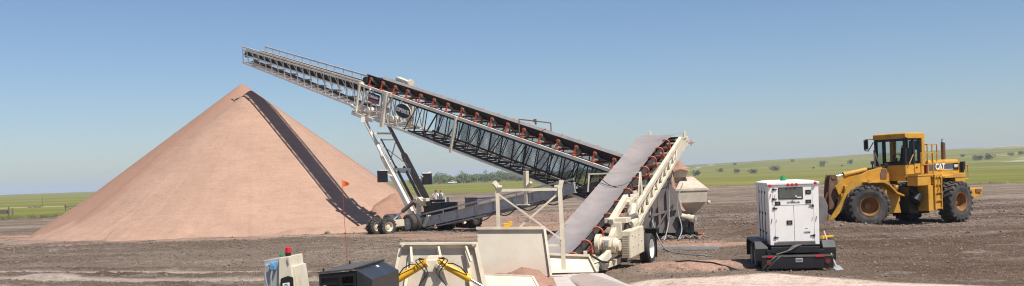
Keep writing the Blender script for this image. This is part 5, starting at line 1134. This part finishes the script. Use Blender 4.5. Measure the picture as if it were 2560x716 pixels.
mb.box2((.50, -1.30, .6), (.98, -1.26, 2.0)); mb.path([(.62, -1.36, 1.35), (.62, -1.42, 1.5), (.62, -1.42, 1.95), (.62, -1.36, 2.05)], .02); mb.path([(.86, -1.36, 1.35), (.86, -1.42, 1.5), (.86, -1.42, 1.95), (.86, -1.36, 2.05)], .02); Bl(mb, 'ladder', yel)
mb = RB()
for x in (-.35, .12, .50): mb.bar((x, -1.30, 2.12), (x, -1.30, 3.05), .04)
for z in (2.55, 3.05): mb.bar((-.35, -1.30, z), (.50, -1.30, z), .04)
mb.path([(-.5, -.85, 2.6), (-.2, -.85, 3.0)], .02); Bl(mb, 'handrail', yel)
mb = RB()
for x in (1.15, 1.5, 1.85): mb.bar((x, -.62, 2.70), (x, -.62, 3.42), .04)
for z in (3.05, 3.42): mb.bar((1.15, -.62, z), (1.85, -.62, z), .04)
mb.bar((1.15, .62, 2.7), (1.15, .62, 3.42), .04); mb.bar((1.15, -.62, 3.42), (1.15, .62, 3.42), .035); Bl(mb, 'handrail', yel)
# hood
mb = RB(); mb.hexa([(.75, -.62, 1.9), (3.5, -.62, 1.7), (3.5, .62, 1.7), (.75, .62, 1.9)], [(.75, -.62, 2.62), (3.5, -.62, 2.62), (3.5, .62, 2.62), (.75, .62, 2.62)]); mb.hexa([(.75, -.62, 2.621), (3.5, -.62, 2.621), (3.5, .62, 2.621), (.75, .62, 2.621)], [(.75, -.55, 2.74), (3.42, -.55, 2.74), (3.42, .55, 2.74), (.75, .55, 2.74)]); hd = Bl(mb, 'hood', yel, bevel=.015)
mb = RB(); mb.box2((1.0, -.635, 2.28), (3.35, -.623, 2.56)); bd_ = Bl(mb, 'hood_band', bandg, hd); mb = RB(); mb.box2((1.8, -.640, 2.285), (3.0, -.634, 2.305)); Bl(mb, 'white_stripe', inkw, bd_)
mb = RB(); mb.box2((3.0, -.645, 2.27), (3.4, -.63, 2.57)); pk_ = Bl(mb, 'model_plate', black, hd)
Xr = V((math.cos(R(33)), math.sin(R(33)), 0))
lettering('CAT', .36, RM @ V((2.02, -.645, 2.42)), Xr, AZ, inkw, bd_, 1.0); lettering('980F', .17, RM @ V((3.2, -.65, 2.43)), Xr, AZ, inkw, pk_, .85)
mb = RB(); mb.prism([(-.15, -.10), (.15, -.10), (0, .07)], (2.02, -.650, 2.37), AX, AZ, .006); Bl(mb, 'yellow_triangle', yel2, bd_)
mb = RB(); mb.box2((1.0, -.90, 1.92), (3.5, -.63, 2.10)); mb.box2((2.75, -.88, 1.4), (3.5, -.60, 2.12)); mb.box2((2.7, .6, 1.4), (3.5, .88, 2.12)); mb.box2((1.0, .63, 1.92), (3.5, .90, 2.1)); mb.hexa([(3.5, -.7, .95), (3.62, -.7, .95), (3.62, .7, .95), (3.5, .7, .95)], [(3.5, -.62, 2.6), (3.62, -.62, 2.6), (3.62, .62, 2.6), (3.5, .62, 2.6)]); mb.bar((1.1, -1.2, 1.98), (1.7, -1.2, 2.06), .5, .05); Bl(mb, 'rear_fender', yel, bevel=.01)
mb = RB(); mb.box2((1.45, -.64, 1.55), (2.7, -.61, 1.92)); mb.box2((3.55, -.72, 1.2), (3.7, -.60, 2.6)); mb.box2((3.5, -.80, 2.25), (3.68, -.66, 2.62)); mb.box2((3.62, -.5, 1.4), (3.66, .5, 2.5)); Bl(mb, 'radiator_grille', black)
mb = RB(); mb.path([(3.7, -.68, 2.5), (4.0, -.72, 2.45), (4.02, -.72, 1.85), (3.72, -.70, 1.80)], .025); mb.box2((3.72, -.75, 2.25), (3.80, -.65, 2.62)); Bl(mb, 'rear_handle', yel)
mb = RB(); mb.hexa([(3.35, -1.2, .98), (4.30, -1.15, 1.0), (4.30, 1.15, 1.0), (3.35, 1.2, .98)], [(3.35, -1.2, 1.40), (4.42, -1.15, 1.42), (4.42, 1.15, 1.42), (3.35, 1.2, 1.40)]); cw_ = Bl(mb, 'counterweight', yel, bevel=.02); mb = RB(); mb.box2((3.75, -1.215, 1.22), (4.2, -1.165, 1.36)); Bl(mb, 'rear_lamp', rust, cw_)
mb = RB(); mb.tube((3.05, -.15, 2.74), (3.05, -.15, 3.50), .095, n=14); ex = Bl(mb, 'exhaust_stack', rust, smooth=True); mb = RB(); mb.tube((3.05, -.15, 3.50), (3.10, -.15, 3.66), .09, .085, n=14); Bl(mb, 'exhaust_tip', alu, ex, smooth=True)
mb = RB(); mb.tube((.86, -.75, 2.15), (.86, -.75, 2.60), .085, n=12); mb.tube((.86, -.75, 2.6), (.86, -.75, 2.68), .04); Bl(mb, 'fire_extinguisher', simple('dark_red_paint', (.20, .02, .02), .4), smooth=True)
rax = (RM.to_3x3() @ V((0, -1, 0)))
wheel(ld, RM @ V((2.2, -1.17, .88)), rax, .90, .68, .42, yelr, rubber, lug=20, lugh=.06, dish=.56, hub=.34); wheel(ld, RM @ V((2.2, 1.17, .88)), -rax, .90, .68, .42, yelr, rubber, lug=20, lugh=.06, dish=.56, hub=.34)

# ------------------------------------------------------------------ people
def skinmesh(name, verts, edges, radii, mat, root=0, sub=2):
    me = bpy.data.meshes.new(name); me.from_pydata(verts, edges, []); o = bpy.data.objects.new(name, me); COL.objects.link(o)
    sk = o.modifiers.new('skin', 'SKIN'); sk.use_smooth_shade = True; su = o.modifiers.new('sub', 'SUBSURF'); su.levels = sub; su.render_levels = sub
    for i, v in enumerate(me.skin_vertices[0].data):
        r = radii[i]; v.radius = (r, r) if not isinstance(r, tuple) else r; v.use_root = (i == root)
    dg = bpy.context.evaluated_depsgraph_get(); dg.update(); out = bpy.data.meshes.new_from_object(o.evaluated_get(dg)); bpy.data.objects.remove(o)
    out.materials.clear(); out.materials.append(mat); out.shade_smooth(); return out
def person(loc, rz, label, shirt, hair, hips):
    t = thing('person', loc, label, 'person', rz=rz)
    v = []; r = []; e = []
    def n(p, rad, par=None):
        v.append(p); r.append(rad); i = len(v)-1
        if par is not None: e.append((par, i))
        return i
    pel = n((0, 0, .95), .115); wa = n((0, .0, 1.10), .105, pel); ch = n((0, .01, 1.33), .125, wa); nk = n((0, 0, 1.49), .055, ch); jaw = n((0, -.03, 1.57), .062, nk); hd_ = n((0, -.005, 1.66), .092, jaw); n((0, .0, 1.73), .07, hd_); n((0, -.105, 1.615), .016, jaw)
    for s in (-1, 1): n((s*.09, .0, 1.63), .018, hd_)
    arms = []
    for s in (-1, 1):
        sh = n((s*.19, .01, 1.42), .062, ch)
        if hips == s or hips == 2: el = n((s*.40, .08, 1.20), .043, sh); wr = n((s*.24, -.03, 1.02), .030, el); pm = n((s*.20, -.06, .98), .034, wr)
        else: el = n((s*.26, .03, 1.14), .045, sh); wr = n((s*.27, -.05, .90), .030, el); pm = n((s*.27, -.07, .82), .034, wr)
        for k in range(4): f1 = n((v[pm][0]+(k-1.5)*.018, v[pm][1]-.015, v[pm][2]-.05), .009, pm); n((v[pm][0]+(k-1.5)*.019, v[pm][1]-.03, v[pm][2]-.085-(.01 if k in (1, 2) else 0)), .008, f1)
        n((v[pm][0]-s*.035, v[pm][1]-.035, v[pm][2]-.03), .010, pm)
        hp_ = n((s*.09, 0, .88), .095, pel); kn = n((s*.11, -.02, .49), .062, hp_); an = n((s*.12, .02, .09), .042, kn); n((s*.13, -.14, .035), .038, an)
    link('body', skinmesh('body', v, e, r, skin), t)
    sv = [(0, 0, .88), (0, 0, 1.08), (0, .01, 1.33), (0, 0, 1.455)]; se = [(0, 1), (1, 2), (2, 3)]; sr = [.145, .135, .150, .085]
    for s in (-1, 1):
        i = len(sv); sv += [(s*.195, .01, 1.42), ((s*.36, .065, 1.25) if hips in (s, 2) else (s*.25, .025, 1.20))]; se += [(2, i), (i, i+1)]; sr += [.082, .070]
    link('shirt', skinmesh('shirt', sv, se, sr, shirt), t)
    jv = [(0, 0, .97)]; je = []; jr = [.140]
    for s in (-1, 1):
        i = len(jv); jv += [(s*.09, 0, .86), (s*.11, -.02, .49), (s*.12, .02, .12)]; je += [(0, i), (i, i+1), (i+1, i+2)]; jr += [.110, .080, .075]
    link('trousers', skinmesh('trousers', jv, je, jr, denim), t)
    mb = MB(); bm = bmesh.new(); bmesh.ops.create_uvsphere(bm, u_segments=14, v_segments=10, radius=1); vs = [(q.co.x*.098, q.co.y*.112+.012, 1.68+max(q.co.z, -.35)*.10) for q in bm.verts]; fs = [tuple(a.index for a in f.verts) for f in bm.faces]; bm.free(); mb.add(vs, fs); mb.build('hair', hair, t, smooth=True)
    return t
person((-6.30, 79, yz(-6.3, 79)), 2.6, 'person in white shirt with hand on hip standing behind the black engine', shirtw, hairb, 1)
person((-5.90, 79.4, yz(-5.9, 79.4)), 2.2, 'person in pale blue shirt with reddish cap standing beside the one in white', shirtb, hairr, 0)

# ------------------------------------------------------------------ small things
def flag(loc, hgt, lean, label):
    t = thing('safety_flag', loc, label, 'safety flag'); top = V((lean, 0, hgt)); mb = MB(); mb.tube((0, 0, -.1), top, .009, .006, 6); mb.build('pole', simple('red_rod', (.40, .06, .04), .5), t)
    mb = MB(); n_ = 6; vs = []; 
    for i in range(n_):
        for j in range(3): f = i/(n_-1); vs.append((top.x+.02+f*.22, .03*math.sin(f*5), top.z-.02-f*.10-(j/2)*.22*(1-.75*f)))
    mb.add(vs, [(i*3+j, i*3+j+1, (i+1)*3+j+1, (i+1)*3+j) for i in range(n_-1) for j in range(2)]); o = mb.build('pennant', orange, t); s_ = o.modifiers.new('th', 'SOLIDIFY'); s_.thickness = .004
flag((-5.30, 30.4, yz(-5.3, 30.4)), 2.72, -.09, 'orange pennant on a tall thin red pole in front of the gravel cone')
flag(G(17.75, -.75, 1.72), .42, -.02, 'small orange pennant sticking up by the cream axle post')
t = thing('ladder', (5.75, 32.0, yz(5.75, 32)+.01), 'grey metal ladder section lying flat on the ground beside the pink gravel', 'ladder')
for y in (-.16, .16): mb = MB(); mb.bar((-.95, y*1+.38, .05), (.95, y-.38, .05), .05, .09); mb.build('rail', galv, t)
mb = MB()
for k in range(8): x = -.85+k*.243; mb.bar((x, -.16-.4*x, .06), (x, .16-.4*x, .06), .035)
mb.build('rung', galv, t)
t = thing('cone_sleeve', (7.35, 38.2, yz(7.35, 38.2)), 'short orange plastic strip lying on the dirt beside the hopper frame', 'plastic strip')
mb = MB(); mb.bar((-.14, .2, .05), (.16, -.2, .07), .11, .07); mb.bar((-.14, .2, .09), (-.04, .1, .12), .09, .05); mb.build('strip', orange, t, bevel=.02)
t = thing('scrap_bundle', (6.3, 36.0, yz(6.3, 36)), 'tangle of pale rags and hose ends below the hopper frame', 'debris')
rs = random.Random(9)
for k in range(7):
    mb = MB(); a = V((rs.uniform(-.8, .7), rs.uniform(-.4, .4), .05)); mb.path([a, a+V((.15, .1, .12)), a+V((.3, .02, .06)), a+V((.42, .1, .03))], .03, 6, 4); mb.build('hose_end', grime, t)
# pickup far in the trees
pu = thing('pickup_truck', (-34.9, 560, float(ground_z(-34.9, 560))), 'white pickup truck parked far off in front of the tree row', 'pickup truck', rz=.1)
mb = MB(); mb.prism([(-2.7, .5), (2.7, .5), (2.75, .95), (2.6, 1.1), (1.2, 1.18), (.7, 1.18), (-2.7, 1.18)], (0, 0, 0), AX, AZ, 1.9); mb.hexa([(-.9, -.88, 1.18), (1.2, -.88, 1.18), (1.2, .88, 1.18), (-.9, .88, 1.18)], [(-.75, -.75, 1.85), (.55, -.75, 1.85), (.55, .75, 1.85), (-.75, .75, 1.85)]); bd = mb.build('body', whitep, pu, bevel=.04)
mb = MB(); mb.box2((-.7, -.90, 1.24), (.75, -.80, 1.72)); mb.build('window', black, bd)
for x in (-1.8, 1.75):
    for y in (-.85, .85): wheel(pu, (x, y, .38), (0, 1 if y > 0 else -1, 0), .38, .25, .22, alu, rubber2)
# old wooden trough and posts in the grass at the far left
t = thing('feed_trough', (-65.5, 122.5, float(ground_z(-65.5, 122.5))), 'dark weathered wooden trough with two posts in the grass', 'trough', rz=-.1)
mb = MB(); mb.box2((-2.2, -.3, .25), (1.1, -.24, .75)); mb.box2((-2.2, .24, .25), (1.1, .3, .75)); mb.box2((-2.2, -.24, .22), (1.1, .24, .30)); mb.build('trough_box', wood, t)
for x in (1.25, 1.75): mb = MB(); mb.tube((x, 0, -.3), (x, 0, 1.15-.2*(x > 1.5)), .10, .085, 8); mb.build('post', wood, t)
t = thing('fence_corner', (-64.0, 139.5, float(ground_z(-64, 139.5))), 'broken wooden fence corner beside the left flank of the gravel cone', 'fence')
for x, hh in ((-1.0, 1.0), (.5, .8)): mb = MB(); mb.tube((x, 0, -.3), (x, 0, hh), .10, .08, 8); mb.build('post', wood, t)
mb = MB(); mb.bar((-1.1, -.1, .75), (2.4, -.1, .62), .05, .14); mb.bar((-.9, -.1, .62), (.6, -.1, .1), .05, .10); mb.build('rail', wood, t)
t = thing('brush_pile', (-93, 187, float(ground_z(-93, 187))), 'small heap of dead brush with an upright stick in the grass', 'brush pile')
mb = MB(); rs = random.Random(4)
for k in range(26): a = V((rs.uniform(-1.5, 1.2), rs.uniform(-.5, .5), rs.uniform(0, .3))); mb.tube(a, a+V((rs.uniform(-1, 1), rs.uniform(-.4, .4), rs.uniform(-.1, .35))), .04, .02, 5)
mb.tube((1.3, 0, -.1), (1.45, 0, 1.9), .07, .04, 6); mb.build('sticks', wood, t)

# ------------------------------------------------------------------ light, sky, camera
sd = V((.39, -.44, 1.0)).normalized()
el = math.asin(sd.z); rot = math.atan2(sd.x, sd.y)
sun = bpy.data.lights.new('sun', 'SUN'); sun.energy = 5.0; sun.angle = R(.53); sun.color = (1, .95, .87)
so = bpy.data.objects.new('sun', sun); COL.objects.link(so); so.rotation_euler = sd.to_track_quat('Z', 'Y').to_euler(); so.location = (10, -20, 60)
w = bpy.data.worlds.new('World'); scene.world = w; w.use_nodes = True; nt = w.node_tree
sk = nt.nodes.new('ShaderNodeTexSky'); sk.sky_type = 'NISHITA'; sk.sun_disc = False; sk.sun_elevation = el; sk.sun_rotation = rot
sk.altitude = 0; sk.air_density = 1.0; sk.dust_density = .5; sk.ozone_density = 6
bg = nt.nodes['Background']; bg.inputs[1].default_value = .085
sm = nt.nodes.new('ShaderNodeMix'); sm.data_type = 'RGBA'; sm.blend_type = 'MULTIPLY'; sm.inputs[0].default_value = 1; sm.inputs[7].default_value = (.985, .965, .985, 1)
nt.links.new(sk.outputs[0], sm.inputs[6]); nt.links.new(sm.outputs[2], bg.inputs[0])

m = bpy.data.materials.new('air'); m.use_nodes = True; hn = m.node_tree; hn.nodes.clear()
ho = hn.nodes.new('ShaderNodeOutputMaterial'); hv = hn.nodes.new('ShaderNodeVolumePrincipled'); hv.inputs['Color'].default_value = (.75, .875, 1, 1); hv.inputs['Density'].default_value = .00021; hv.inputs['Anisotropy'].default_value = 0.
hn.links.new(hv.outputs[0], ho.inputs['Volume'])
mb = MB(); mb.box2((-9700, -9700, -40), (9700, 9700, 48)); hz = mb.build('haze', m); tag(hz, kind='stuff')
cam = bpy.data.cameras.new('camera'); co = bpy.data.objects.new('camera', cam); COL.objects.link(co); scene.camera = co
cam.sensor_width = 36; cam.lens = 36*2400/2560; cam.shift_y = (444-358)/2560; cam.clip_start = .1; cam.clip_end = 20000
co.matrix_world = Matrix.Translation((0, 0, 2.65)) @ Matrix.Rotation(R(90), 4, 'X') @ Matrix.Rotation(R(-2), 4, 'Z')
vs = scene.view_settings; vs.view_transform = 'Standard'; vs.look = 'None'; vs.exposure = .36; vs.gamma = 1; vs.use_curve_mapping = False
scene.render.engine = 'CYCLES'
cy = scene.cycles; cy.filter_width = 1.15; cy.max_bounces = 6; cy.volume_bounces = 0; cy.transparent_max_bounces = 16; cy.use_denoising = True
try: cy.denoising_input_passes = 'RGB_ALBEDO_NORMAL'; cy.denoising_prefilter = 'ACCURATE'
except Exception: pass
try: cy.denoiser = 'OPENIMAGEDENOISE'
except Exception: pass
